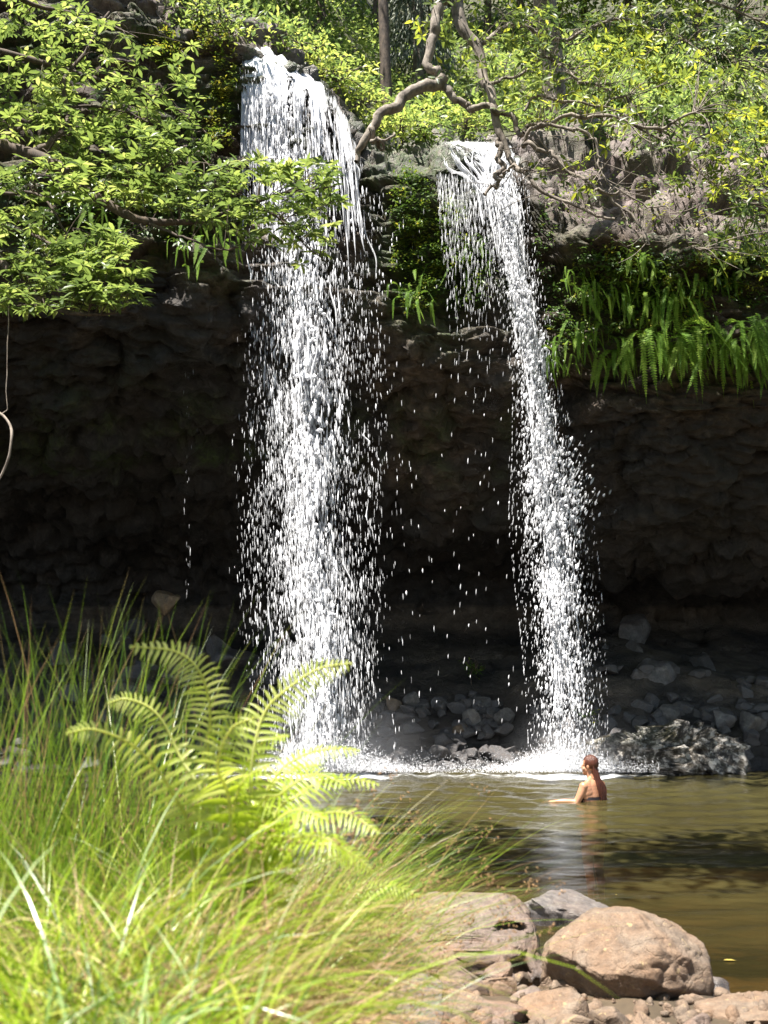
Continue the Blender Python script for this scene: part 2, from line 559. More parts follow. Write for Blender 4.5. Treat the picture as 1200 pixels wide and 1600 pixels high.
LZ, TZ, EZ, FY = f_lip(xs), f_top(xs), f_edg(xs), f_face(xs)
one = np.ones(NX)
ctrl = np.stack([
    np.stack([FY + 2.9, TZ + 0.55], 1), np.stack([FY + 1.5, TZ * 0.75 + LZ * 0.25], 1), np.stack([FY + 0.35, LZ + 0.02], 1),
    np.stack([FY, LZ - 0.18], 1), np.stack([FY - 0.05, LZ * 0.7 + EZ * 0.3], 1), np.stack([FY - 0.15, LZ * 0.35 + EZ * 0.65], 1),
    np.stack([FY - 0.12, EZ], 1), np.stack([FY + 0.55, EZ - 0.75], 1), np.stack([FY + 1.7, EZ - 1.6], 1), np.stack([FY + 3.6, EZ - 2.2], 1),
    np.stack([24.2 * one, 3.6 * one], 1), np.stack([24.3 * one, 2.4 * one], 1),
    np.stack([22.3 * one, cave_floor(xs, 22.3 * one)], 1), np.stack([20.0 * one, cave_floor(xs, 20.0 * one)], 1),
    np.stack([18.5 * one, cave_floor(xs, 18.5 * one)], 1), np.stack([17.6 * one, -0.28 * one], 1), np.stack([16.2 * one, -1.0 * one], 1)], 0)
dens = [18, 30, 14, 45, 50, 50, 40, 45, 40, 40, 16, 30, 30, 40, 14, 10]
V = []
m_ = len(ctrl)
CP = np.concatenate([2 * ctrl[:1] - ctrl[1:2], ctrl, 2 * ctrl[-1:] - ctrl[-2:-1]])
for s in range(m_ - 1):
    a, b, c, d = CP[s], CP[s + 1], CP[s + 2], CP[s + 3]
    for f in np.linspace(0, 1, dens[s], endpoint=False):
        # half-tension spline keeps the brow crisp
        V.append(b + 0.5 * ((c - a) * 0.7 * (f - 2 * f * f + f ** 3) + (d - b) * 0.7 * (f ** 3 - f * f)) + (c - b) * (3 * f * f - 2 * f ** 3))
V.append(ctrl[-1])
PR = np.stack(V, 1)                       # NX x NV x 2
NVt = PR.shape[1]
G = np.zeros((NX, NVt, 3))
G[:, :, 0] = xs[:, None]
G[:, :, 1:] = PR
du = np.gradient(G, axis=0)
dv = np.gradient(G, axis=1)
N = np.cross(dv, du)
N /= np.maximum(np.linalg.norm(N, axis=2), 1e-9)[:, :, None]
N = N * np.where((N[:, :, 1].mean() > 0), -1, 1)
Pf = G.reshape(-1, 3)
Nf = N.reshape(-1, 3)
warp = np.stack([fbm(Pf, 0.8, 3, 0.5, 5), fbm(Pf, 0.8, 3, 0.5, 31), fbm(Pf, 0.8, 3, 0.5, 77)], 1) * 0.5
r1, f1, f2 = worley((Pf + warp) * np.array([0.75, 0.8, 1.25]), 0.95)
r2, g1, g2 = worley((Pf + warp * 0.6) * np.array([0.8, 0.8, 1.5]), 2.6)
disp = 0.30 * fbm(Pf, 0.55, 3) + 0.42 * (r1 - 0.5) + 0.22 * (r2 - 0.5) + 0.16 * fbm(Pf, 2.2, 4, 0.55, 3) - 0.10 * np.exp(-((f2 - f1) / 0.09) ** 2) - 0.04 * np.exp(-((g2 - g1) / 0.09) ** 2) + 0.05 * fbm(Pf, 8, 3, 0.6, 9) + 0.16 * (1 - np.abs(fbm(Pf * np.array([0.5, 0.5, 3.2]), 1.0, 4, 0.55, 40)) * 3.2)
vrow = np.tile(np.arange(NVt) / (NVt - 1.0), NX)
floorish = (Pf[:, 2] < 2.6) & (Pf[:, 1] > 16)
disp = np.where(floorish, disp * 0.22, disp)
CL = Pf + Nf * disp[:, None]
pxc, pyc, dep = project(CL)
# moss grows on damp ledges beside the water, not in the dry cave
n_m = fbm(CL, 1.1, 4, 0.55, 50)
face = sm(np.clip((CL[:, 2] - np.repeat(EZ, NVt) + 0.3) / 1.0, 0, 1))
moss = np.clip((n_m + 0.15) * 3.2, 0, 1) * face
moss *= np.where(CL[:, 0] > 2.3, 0.45, 1.0)
centre = np.exp(-((CL[:, 0] - 0.65) / 0.75) ** 2)
moss = np.clip(moss + centre * face * 0.8, 0, 1)
moss = np.maximum(moss, 0.75 * np.clip((fbm(CL, 1.6, 4, 0.6, 88) + 0.05) * 3, 0, 1) * np.exp(-((CL[:, 2] - 5.3) / 0.8) ** 2) * (CL[:, 0] < 2.2) * (CL[:, 1] < 20))
wet = np.exp(-((CL[:, 0] + 1.05) / 1.15) ** 2) + np.exp(-((CL[:, 0] - 1.7) / 0.85) ** 2)
wet = np.clip(wet * (0.65 + 0.8 * n_m), 0, 1) * np.clip((CL[:, 2] - 3.5) / 2, 0, 1)
wet = np.maximum(wet, 0.55 * (CL[:, 2] < 1.1))
lit_top = np.clip((CL[:, 2] - np.repeat(LZ, NVt) + 0.35 + 0.9 * n_m + 1.5 * np.exp(-((CL[:, 0] + 4.3) / 1.6) ** 2)) / 0.7, 0, 1)  # rock top painted lighter, as if in sun
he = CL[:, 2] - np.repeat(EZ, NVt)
lit_brow = np.clip((he + 0.55 + 1.9 * n_m + 1.9 * np.exp(-((CL[:, 0] - 0.9) / 1.7) ** 2)) / 1.1, 0, 1) * (CL[:, 1] < 21)  # brown brow painted lighter than the shaded cave behind it
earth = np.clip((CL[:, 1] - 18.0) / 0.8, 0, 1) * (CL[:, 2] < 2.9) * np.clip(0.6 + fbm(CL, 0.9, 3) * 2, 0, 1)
gf = grid_faces(NX, NVt)[:, ::-1].copy()
cliff = link('cliff', mesh('cliff', CL, gf, {'moss': moss, 'wet': wet, 'lit_top': lit_top, 'lit_brow': lit_brow, 'earth': earth}, True, M['cliff']), kind='structure')
cliff['label'] = 'dark overhanging rock cliff hollowed into a deep cave behind the falls'
front = np.where(dep < 20.5)[0]


# which cliff vertex shows in each 5-pixel cell of the photograph
_bw, _bh = 280, 220
_bi = np.clip(((pxc[front] + 100) / 5).astype(int), 0, _bw - 1)
_bj = np.clip(((pyc[front] + 100) / 5).astype(int), 0, _bh - 1)
_ok = (pxc[front] > -95) & (pxc[front] < 1295) & (pyc[front] > -95) & (pyc[front] < 990)
_cell = np.full((_bw, _bh), -1, np.int64)
_ord = np.argsort(-dep[front[_ok]])
_cell[_bi[_ok][_ord], _bj[_ok][_ord]] = front[_ok][_ord]


def on_cliff(px, py):
    """the cliff surface point seen at a photograph pixel, with its normal"""
    a, b = int(np.clip((px + 100) / 5, 0, _bw - 1)), int(np.clip((py + 100) / 5, 0, _bh - 1))
    for rad in range(0, 40):
        blk = _cell[max(0, a - rad):a + rad + 1, max(0, b - rad):b + rad + 1]
        idx = blk[blk >= 0]
        if len(idx):
            i = idx[np.argmin(dep[idx])]
            return CL[i].copy(), Nf[i].copy()


# wooded hill above the cliff
hx = np.linspace(-45, 45, 150)
hy = np.linspace(0, 50, 90)
HX, HT = np.meshgrid(hx, hy, indexing='ij')
HF = f_face(np.clip(HX, -17, 17)) + 1.9
HZ = f_top(np.clip(HX, -17, 17)) - 0.25 + HT * 0.80
HP = np.stack([HX, HF + HT, HZ], -1).reshape(-1, 3)
HP[:, 2] += fbm(HP, 0.25, 4) * 0.9 * np.clip(HT.ravel() / 3, 0, 1)
hill = link('hill', mesh('hill', HP, grid_faces(150, 90), {'moss': np.clip(fbm(HP, 0.6, 3) * 2 + 0.7, 0, 1)}, True, M['soil']), kind='structure')


def hill_z(x, Y):
    t = Y - (f_face(np.clip(x, -17, 17)) + 1.9)
    return f_top(np.clip(x, -17, 17)) - 0.25 + t * 0.80


# ------------------------------------------------------------------ pool bed and banks, one sheet
def bank_z(x, Y):
    x, Y = np.asarray(x, float), np.asarray(Y, float)
    bed = -0.25 - 0.95 * sm(np.clip((Y - 5.8) / 6, 0, 1))
    shore = 0.10
    edge_y = 5.75 - 0.15 * np.cos(x * 3) + 0.25 * np.clip(x - 1.6, 0, 3) * 0 - 0.5 * np.clip(x - 1.5, 0, 1)
    s = sm(np.clip((Y - edge_y + 0.35) / 0.75, 0, 1))
    z = shore * (1 - s) + bed * s
    left = sm(np.clip((-x + 0.22) / 0.75, 0, 1)) * (1 - sm(np.clip((Y - 4.3) / 1.5, 0, 1)))
    z = z + left * (0.42 - 0.1 * np.clip(Y - 3, 0, 1))
    z = z + 0.05 * np.clip(4.5 - Y, 0, 6)
    far_l = sm(np.clip((-x - 3.4) / 2.2, 0, 1)) * (1 - sm(np.clip((Y - 13) / 3, 0, 1)))
    far_r = sm(np.clip((x - 6.5) / 2.5, 0, 1)) * (1 - sm(np.clip((Y - 14) / 3, 0, 1)))
    return z + (far_l + far_r) * 1.7


bx = np.unique(np.concatenate([np.linspace(-45, -5, 40), np.linspace(-5, 5, 170), np.linspace(5, 45, 40)]))
by = np.unique(np.concatenate([np.linspace(-30, 1, 30), np.linspace(1, 8, 130), np.linspace(8, 18.4, 50)]))
BX, BY = np.meshgrid(bx, by, indexing='ij')
BP = np.stack([BX, BY, bank_z(BX, BY)], -1).reshape(-1, 3)
BP[:, 2] += 0.05 * fbm(BP, 1.4, 4) + 0.03 * fbm(BP, 6, 3)
ground = link('ground', mesh('ground', BP, grid_faces(len(bx), len(by)), None, True, M['bed']), kind='structure')

# ------------------------------------------------------------------ pool water
wx = np.unique(np.concatenate([np.linspace(-16, -5, 60), np.linspace(-5, 6, 330), np.linspace(6, 16, 50)]))
wy = np.concatenate([np.linspace(4.4, 9, 170), np.linspace(9.02, 18.6, 230)])
WX, WY = np.meshgrid(wx, wy, indexing='ij')
WP = np.stack([WX, WY, np.zeros_like(WX)], -1).reshape(-1, 3)
base1 = np.array([at(505, 1200, 16.9)[0], 16.9])
base2 = np.array([at(890, 1200, 16.9)[0], 16.9])
person_xy = at(926, 1250, 13.9)
hgt = 0
for bc, amp in ((base1, 0.010), (base2, 0.012)):
    rr = np.hypot(WP[:, 0] - bc[0], WP[:, 1] - bc[1])
    hgt = hgt + amp * np.sin(rr * 11 + 2.5 * fbm(WP, 0.5, 2, 0.5, bc[0])) / (1 + 0.18 * rr)
rp = np.hypot(WP[:, 0] - person_xy[0], WP[:, 1] - person_xy[1])
hgt = hgt + 0.006 * np.sin(rp * 24) * np.exp(-rp * 0.9)
q = WP * np.array([0.8, 2.2, 1])
hgt = hgt + 0.014 * fbm(q, 1.3, 3, 0.55) + 0.006 * fbm(q, 5, 2, 0.5, 4)
shelter = np.clip((WP[:, 1] - 4.6) / 3.0, 0.12, 1)
WP[:, 2] = hgt * shelter * 1.2
depth = -bank_z(WP[:, 0], WP[:, 1])
foam = 0
for bc, sx, sy in ((base1, 0.95, 0.42), (base2, 0.75, 0.38)):
    foam = np.maximum(foam, np.exp(-((WP[:, 0] - bc[0]) / sx) ** 2 - ((WP[:, 1] - bc[1]) / sy) ** 2))
foam = np.maximum(foam, 0.27 * np.exp(-((WP[:, 1] - 17.1) / 0.5) ** 2) * (np.abs(WP[:, 0] - 0.6) < 3.6))

m, nt = new_mat('pool_water')
tc = nd(nt, 'ShaderNodeTexCoord')
mp = nd(nt, 'ShaderNodeMapping')
mp.inputs['Scale'].default_value = (0.9, 2.4, 1)
nt.links.new(tc.outputs['Object'], mp.inputs[0])
n1 = noise(nt, mp.outputs[0], 4.5, 5, 0.6, 0.3)
n0 = noise(nt, mp.outputs[0], 0.5, 3, 0.5)
mud = ramp(nt, n0, [(0.35, (0.054, 0.046, 0.017)), (0.65, (0.084, 0.075, 0.028))])
dif = nd(nt, 'ShaderNodeBsdfDiffuse')
nt.links.new(mud, dif.inputs[0])
tp = nd(nt, 'ShaderNodeBsdfTransparent')
tp.inputs[0].default_value = (0.85, 0.66, 0.38, 1)
da = nd(nt, 'ShaderNodeAttribute', attribute_name='depth')
mxa = nd(nt, 'ShaderNodeMixShader')
nt.links.new(da.outputs['Fac'], mxa.inputs[0])
nt.links.new(tp.outputs[0], mxa.inputs[1])
nt.links.new(dif.outputs[0], mxa.inputs[2])
fo = nd(nt, 'ShaderNodeAttribute', attribute_name='foam')
nf = noise(nt, mp.outputs[0], 7, 6, 0.7)
ff = math_n(nt, 'SUBTRACT', math_n(nt, 'ADD', fo.outputs['Fac'], nf), 0.74)
ff = math_n(nt, 'MULTIPLY', ff, 3.5)
ff.node.use_clamp = True
fd = nd(nt, 'ShaderNodeBsdfDiffuse')
fd.inputs[0].default_value = (0.85, 0.87, 0.9, 1)
mxb = nd(nt, 'ShaderNodeMixShader')
gl = nd(nt, 'ShaderNodeBsdfGlossy')
gl.inputs['Roughness'].default_value = 0.06
fr = nd(nt, 'ShaderNodeFresnel')
fr.inputs[0].default_value = 1.33
bp = nd(nt, 'ShaderNodeBump')
bp.inputs['Strength'].default_value = 0.35
bp.inputs['Distance'].default_value = 0.02
nt.links.new(n1, bp.inputs['Height'])
nt.links.new(bp.outputs[0], gl.inputs['Normal'])
nt.links.new(bp.outputs[0], fr.inputs['Normal'])
nt.links.new(fr.outputs[0], mxb.inputs[0])
nt.links.new(mxa.outputs[0], mxb.inputs[1])
nt.links.new(gl.outputs[0], mxb.inputs[2])
mxc = nd(nt, 'ShaderNodeMixShader')
nt.links.new(ff, mxc.inputs[0])
nt.links.new(mxb.outputs[0], mxc.inputs[1])
nt.links.new(fd.outputs[0], mxc.inputs[2])
o = nd(nt, 'ShaderNodeOutputMaterial')
nt.links.new(mxc.outputs[0], o.inputs[0])
M['water'] = m
water = link('water', mesh('water', WP, grid_faces(len(wx), len(wy)), {'depth': 1 - np.exp(-np.clip(depth, 0, 3) * 1.1), 'foam': foam}, True, M['water']), kind='structure')

# ------------------------------------------------------------------ rocks
bm = bmesh.new()
ICO = {}
for k in (2, 3, 4, 5, 6):
    bm = bmesh.new()
    bmesh.ops.create_icosphere(bm, subdivisions=k, radius=1)
    bm.verts.ensure_lookup_table()
    ICO[k] = (np.array([v.co[:] for v in bm.verts]), np.array([[v.index for v in f.verts] for f in bm.faces]))
    bm.free()


def rock_shape(seed, sub=4, cuts=16, lo=0.5, hi=0.9, rough=0.05, fine=0.015, planes=(), boxy=1.0, chip=0.06):
    r = R(seed)
    P, F = ICO[sub]
    P = np.sign(P) * np.abs(P) ** boxy
    n = r.normal(size=(cuts, 3))
    n /= np.linalg.norm(n, axis=1)[:, None]
    ds = r.uniform(lo, hi, cuts)
    for a, d in list(zip(n, ds)) + [(np.array(pn) / np.linalg.norm(pn), pd) for pn, pd in planes]:
        over = np.maximum(0, P @ a - d)
        P -= over[:, None] * a * 0.96
    nn = P / np.linalg.norm(P, axis=1)[:, None]
    if chip:   # conchoidal chips and broken steps
        ci, c1_, c2_ = worley(P + seed * 7.7 + 0.25 * fbm(P, 2, 2)[:, None], 2.1)
        P = P + nn * (chip * (ci - 0.5) * np.clip((c2_ - c1_) / 0.10, 0, 1) - 0.3 * chip * np.exp(-((c2_ - c1_) / 0.05) ** 2))[:, None]
    P = P + nn * (rough * fbm(P, 1.7, 3, 0.5, seed * 3.1) + rough * 0.5 * fbm(P, 5, 3, 0.6, seed * 1.7) + fine * fbm(P, 16, 2, 0.6, seed))[:, None]
    return P, F


def rock_obj(name, label, cat, px0, px1, py0, py1, Y, mat, seed, depth=0.8, sub=5, group=None, tilt=(0, 0, 0), sink=0.0, dents=(), **kw):
    """a stone filling the photograph box px0..px1, py0..py1 at distance Y (its far size follows from that)"""
    P, F = rock_shape(seed, sub, **kw)
    Rm = np.array(Matrix.Rotation(tilt[2], 3, 'Z') @ Matrix.Rotation(tilt[1], 3, 'Y') @ Matrix.Rotation(tilt[0], 3, 'X'))
    P = P @ Rm.T
    lo, hi = P.min(0), P.max(0)
    P = (P - (lo + hi) / 2) / (hi - lo)
    a, b = at(px0, py1, Y), at(px1, py0, Y)
    w = b[0] - a[0]
    h = at(px1, py0, Y + w * depth * 0.25)[2] - a[2] + sink     # the crest stands farther back than the foot
    P = P * np.array([w, w * depth, h])
    c = np.array([(a[0] + b[0]) / 2, Y + w * depth * 0.25, a[2] - sink])
    P[:, 2] += h / 2
    for (qx0, qy0, qx1, qy1, rad, dp) in dents:      # hollows and cracks worn into the near side
        ax, ay, _ = project(P + c)
        vx, vy = qx1 - qx0, qy1 - qy0
        tt = np.clip(((ax - qx0) * vx + (ay - qy0) * vy) / max(vx * vx + vy * vy, 1e-6), 0, 1)
        dd = np.hypot(ax - qx0 - tt * vx, ay - qy0 - tt * vy) / rad
        fr_ = P[:, 1] < w * depth * 0.12
        P[:, 1] += np.where(fr_, dp * np.clip(1.4 - dd * 1.0, 0, 1) ** 0.7 * (dd < 1.4), 0)
    wz = c[2] + P[:, 2]
    wet_ = np.clip((0.075 + 0.06 * fbm(P + c, 5, 3) - wz) / 0.03, 0, 1) if Y > 5.3 and Y < 9 else 0 * wz
    o = link(name, mesh(name, P, F, {'wet': wet_ * 0.9}, True, mat), None, Vector(c))
    return tag(o, label, cat, group)


SH = 'stones on the near shore'
BO = 'boulders at the water edge'
big = rock_obj('boulder', 'big rounded tan boulder with yellow lichen spots at the water edge', 'boulder', 854, 1121, 1420, 1608, 5.45, M['boulder'], 41, 0.85, 6, BO, sink=0.10, cuts=15, lo=0.80, hi=0.97, rough=0.09, fine=0.014, boxy=0.85, planes=[((-0.8, -0.55, -0.35), 0.66), ((0.25, -0.75, -0.62), 0.72)], dents=[(945, 1495, 960, 1490, 8, 0.02), (1015, 1545, 1028, 1552, 9, 0.03), (900, 1478, 905, 1530, 5, 0.012)])
rock_obj('boulder', 'broad flat-faced pinkish slab with a dark hollow, beside the sedge', 'boulder', 625, 856, 1404, 1542, 6.0, M['slab'], 12, 0.8, 6, BO, sink=0.06, cuts=3, lo=0.95, hi=1.1, rough=0.05, fine=0.012, boxy=0.36, chip=0.09, planes=[((0.10, -0.66, 0.74), 0.40), ((0.80, -0.1, 0.5), 0.92), ((-0.6, -0.25, 0.75), 0.82), ((0.5, -0.7, 0.5), 0.62), ((0.1, -0.95, -0.25), 0.80)], dents=[(786, 1451, 812, 1453, 8, 0.12), (742, 1483, 800, 1503, 2.2, 0.03), (706, 1464, 714, 1467, 4, 0.025), (808, 1512, 822, 1520, 10, 0.14), (735, 1513, 775, 1516, 6, 0.07), (660, 1475, 700, 1470, 2.0, 0.02)])
rock_obj('boulder', 'mottled grey rock tapering to the right, farthest out in the pool', 'boulder', 806, 980, 1394, 1466, 7.3, M['grey'], 23, 0.6, 5, BO, sink=0.06, cuts=10, lo=0.7, hi=0.95, rough=0.10, fine=0.02, boxy=0.8, planes=[((0.42, -0.25, 0.87), 0.36)], dents=[(880, 1425, 905, 1438, 3, 0.04)])
rock_obj('boulder', 'flat-topped pale rock with a dark underside at the lower right corner', 'boulder', 1100, 1290, 1564, 1640, 5.05, M['boulder'], 5, 0.8, 5, BO, sink=0.05, cuts=9, lo=0.7, hi=0.9, rough=0.07, boxy=0.75, planes=[((-0.1, -0.1, 1), 0.5), ((-0.1, -0.85, -0.5), 0.5)])
rock_obj('stone', 'small wet grey stone half under water behind the big boulder', 'stone', 1104, 1143, 1528, 1566, 5.75, M['grey'], 8, 0.9, 4, SH, sink=0.05)
rock_obj('boulder', 'dark grey angular rock under the overhanging sedge tips', 'boulder', 545, 694, 1516, 1616, 4.7, M['grey'], 15, 0.7, 5, BO, sink=0.1, cuts=9, lo=0.7, hi=0.9, rough=0.05, boxy=0.7, planes=[((0.25, -0.6, 0.72), 0.5), ((-0.55, -0.75, 0.2), 0.5)])
rock_obj('boulder', 'long brownish slab slanting down from the sedge behind the dark rock', 'boulder', 530, 682, 1440, 1570, 5.15, M['slab'], 19, 0.6, 5, BO, sink=0.1, tilt=(0, 0.5, 0), cuts=9, lo=0.7, hi=0.9, rough=0.05, boxy=0.7, planes=[((0.5, -0.3, 0.8), 0.45)])
small = [
    (690, 760, 1514, 1562, 5.45, 'wedge-shaped tan stone just below the pinkish slab'),
    (688, 766, 1553, 1602, 5.2, 'orange-tan stone below the wedge-shaped stone'),
    (742, 802, 1530, 1572, 5.5, 'pale angular stone in front of the dark gap under the slab'),
    (744, 828, 1572, 1618, 5.0, 'flat grey-tan stone at the bottom edge, left of the large lumpy stone'),
    (822, 914, 1552, 1616, 5.0, 'large lumpy tan stone leaning on the foot of the big boulder'),
    (930, 996, 1577, 1622, 4.85, 'small pointed grey stone under the front of the big boulder'),
    (796, 846, 1546, 1580, 5.4, 'cream stone between the lumpy stone and the channel'),
    (838, 872, 1528, 1556, 5.6, 'small dark stone at the mouth of the channel'),
    (660, 700, 1530, 1566, 5.4, 'narrow brown stone wedged beside the slanting slab'),
    (676, 712, 1576, 1606, 5.0, 'small brown stone at the bottom edge beside the dark angular rock'),
    (872, 930, 1588, 1620, 4.8, 'reddish stone at the bottom edge below the boulder shadow'),
    (560, 610, 1580, 1622, 4.55, 'pink stone at the bottom edge left of the dark angular rock'),
    (760, 800, 1508, 1534, 5.75, 'small wet stone in the gap under the pinkish slab'),
    (806, 832, 1520, 1540, 5.75, 'little cream stone at the edge of the channel'),
    (990, 1050, 1590, 1625, 4.8, 'flat brown stone under the right of the big boulder'),
    (1060, 1112, 1588, 1620, 4.85, 'rough brown stone between the big boulder and the corner rock'),
]
for i, (a, b, c, d, Y, lab) in enumerate(small):
    a, b, c = a - 0.08 * (b - a), b + 0.08 * (b - a), c - 0.18 * (d - c)
    rock_obj('stone', lab, 'stone', a, b, c, d, Y, M['boulder' if i % 3 else 'slab'], 60 + i, 0.85, 4, SH, sink=0.05, tilt=(0.3 * (i % 3), 0.2 * ((i * 7) % 5 - 2), i), cuts=9, lo=0.42, hi=0.76, rough=0.06, fine=0.02, boxy=0.85)
# pebbles among the stones, too many to count
r = R(3)
bag = Bag()
for k in range(560):
    x, Y = r.uniform(-0.15, 1.9), r.uniform(4.3, 5.9)
    P, F = rock_shape(200 + k % 12, 2, 9, 0.5, 0.85, 0.05)
    s = 0.014 + 0.045 * r.rand() ** 2
    bag.add(P * s * r.uniform(0.6, 1.3, 3) + np.array([x, Y, bank_z(x, Y) + 0.01]), F, r.rand())
peb = link('pebbles', bag.mesh('pebbles', M['boulder']), kind='stuff')

# heaps of stones at the back of the pool
SCR = [mesh('scree_stone', *rock_shape(300 + k, 4, 9, 0.42, 0.78, 0.07, 0.025, boxy=0.85), None, True, M['scree']) for k in range(12)]
zones = [
    # label, x range, Y range, size range, count
    ('dark wet stone between the two falls', (-0.5, 2.1), (17.8, 20.0), (0.10, 0.19), 120),
    ('grey stone behind the wet ledge', (2.5, 6.6), (18.0, 19.7), (0.09, 0.19), 120),
    ('dim stone behind the left waterfall', (-6.2, -0.6), (18.0, 21.0), (0.11, 0.24), 70),
    ('dim stone on the right cave floor', (2.5, 6.6), (20.6, 22.6), (0.14, 0.3), 7),
    ('dim boulder deep behind left fall', (-6.5, 0.0), (21.2, 23.2), (0.25, 0.45), 14),
]
r = R(11)
for lab, xr, yr, sr, cnt in zones:
    for k in range(cnt):
        x, Y = r.uniform(*xr), yr[0] + (yr[1] - yr[0]) * r.rand() ** 1.2
        s = r.uniform(*sr) * (1.3 if k % 7 == 0 else 1.0)
        o = link('stone' if s < 0.36 else 'boulder', SCR[r.randint(12)], None, Vector((x, Y, float(cave_floor(x, Y)) + s * 0.32)))
        o.scale = (s * r.uniform(0.9, 1.4), s * r.uniform(0.8, 1.2), s * r.uniform(0.55, 0.85))
        o.rotation_euler = (r.normal() * 0.3, r.normal() * 0.3, r.uniform(0, 6.28))
        row = ('bottom row', 'middle', 'top')[min(2, int(3 * (Y - yr[0]) / (yr[1] - yr[0])))]
        third = ('left third', 'centre', 'right third')[min(2, int(3 * (x - xr[0]) / (xr[1] - xr[0])))]
        size_ = 'small' if s < sr[0] + 0.45 * (sr[1] - sr[0]) else 'large'
        tag(o, '%s %s, %s, %s' % (size_, lab, third, row), 'stone' if s < 0.36 else 'boulder', 'heaped stones ' + lab.split(' ', 2)[2])


cells = {}
for o in list(C.objects):
    if str(o.get('group', '')).startswith('heaped stones'):
        cells.setdefault(o['label'], []).append(o)
ORD = ['leftmost', 'second from left', 'third from left', 'fourth from left', 'fifth from left', 'sixth from left', 'seventh from left', 'eighth from left', 'ninth from left', 'tenth from left', 'eleventh from left', 'twelfth from left']
for lab, os_ in cells.items():
    if len(os_) > 1:
        for k, o in enumerate(sorted(os_, key=lambda q_: q_.location.x / q_.location.y)):
            o['label'] = lab + ', ' + ORD[min(k, 11)]


def floor_hit(px, py):
    for Y in np.arange(17.4, 24, 0.04):
        p = at(px, py, Y)
        if p[2] <= float(cave_floor(p[0], Y)) + 0.05:
            return Y
    return 20.0


def feature(px0, px1, py0, py1, Y, lab, mat, seed, name='stone', **kw):
    Y = floor_hit((px0 + px1) / 2, py1 - 2)
    kw['sink'] = max(kw.get('sink', 0), 0.08)
    return rock_obj(name, lab, name, px0, px1, py0, py1, Y, mat, seed, 0.8, 4, None, tilt=(0.2, 0.3 * (seed % 3 - 1), seed), cuts=9, lo=0.42, hi=0.78, rough=0.07, fine=0.025, boxy=0.85, **kw)


M['pale'] = rock_mat('pale_scree', (0.04, 0.038, 0.038), (0.105, 0.10, 0.098), (0.22, 0.21, 0.195), (0.16, 0.115, 0.08), rough=0.6, sc=2.2, rusty=0.25)
M['tan'] = rock_mat('tan_scree', (0.05, 0.037, 0.026), (0.14, 0.10, 0.065), (0.24, 0.18, 0.12), (0.17, 0.10, 0.055), rough=0.6, sc=2.2, rusty=0.25)
feature(770, 806, 1105, 1138, 18.3, 'pale grey wedge stone nearest the right fall, in the heap between the falls', M['pale'], 81)
feature(738, 770, 1088, 1114, 18.7, 'round grey stone with a pale right side atop the heap between the falls', M['pale'], 82)
feature(722, 756, 1106, 1136, 18.3, 'rounded mottled stone in the middle of the heap between the falls', M['pale'], 83)
feature(704, 744, 1130, 1148, 18.1, 'tan triangular stone below the mottled stone between the falls', M['tan'], 84)
feature(602, 628, 1088, 1112, 18.5, 'pinkish stone at the left end of the heap between the falls', M['tan'], 85)
feature(628, 656, 1080, 1108, 18.6, 'light grey stone beside the pinkish stone between the falls', M['pale'], 86)
feature(234, 282, 922, 955, 20.6, 'olive rounded boulder alone in the dark of the left cave', M['tan'], 87, 'boulder')
feature(300, 345, 1012, 1035, 19.4, 'flat tan stone in the dark heap beside the left fall', M['tan'], 88)
feature(968, 1022, 958, 1005, 21.4, 'tall dim block standing on the right cave floor', M['scree'], 89, 'boulder', sink=0.3)
feature(985, 1060, 1028, 1080, 20.3, 'broad dim rock at the foot of the standing block', M['scree'], 90, 'boulder', sink=0.2)
feature(1115, 1152, 1108, 1142, 18.2, 'smooth blue-grey stone just above the right end of the wet ledge', M['scree'], 91)
feature(1160, 1200, 1110, 1150, 18.2, 'speckled grey stone at the right frame edge', M['pale'], 92)
feature(1030, 1066, 1100, 1130, 18.3, 'grey block with a pale top above the middle of the wet ledge', M['pale'], 93)

# the wet ledge at the foot of the right fall
P, F = rock_shape(34, 6, 10, 0.8, 1.0, 0.04, 0.01, boxy=0.5, chip=0.12)
lo, hi = P.min(0), P.max(0)
P = (P - (lo + hi) / 2) / (hi - lo)
a, b = at(925, 1212, 17.2), at(1178, 1138, 17.2)
P = P * np.array([b[0] - a[0], 0.9, b[2] - a[2] + 0.2])
c = np.array([(a[0] + b[0]) / 2, 17.55, (a[2] + b[2]) / 2 - 0.1])
rid, q1, q2 = worley((P + c) * np.array([1, 1, 1.8]), 4.2)
rid2, s1, s2 = worley((P + c + 5) * np.array([1, 1, 1.5]), 9)
nn = P / np.maximum(np.linalg.norm(P, axis=1), 1e-6)[:, None]
P = P + nn * (0.30 * (rid - 0.5) + 0.16 * (rid2 - 0.5) + 0.05 * fbm(P, 4, 4, 0.6))[:, None] * np.array([0.6, 1, 0.75])
ledge = link('rock_ledge', mesh('rock_ledge', P, F, {'moss': np.clip(P[:, 2] * 4 - 0.6, 0, 0.25) * (P[:, 0] < 0.1), 'wet': 0.0 * P[:, 0]}, True, M['ledge']), None, Vector(c))
tag(ledge, 'long jagged wet rock ledge with painted pale glints at the foot of the right fall', 'rock ledge')

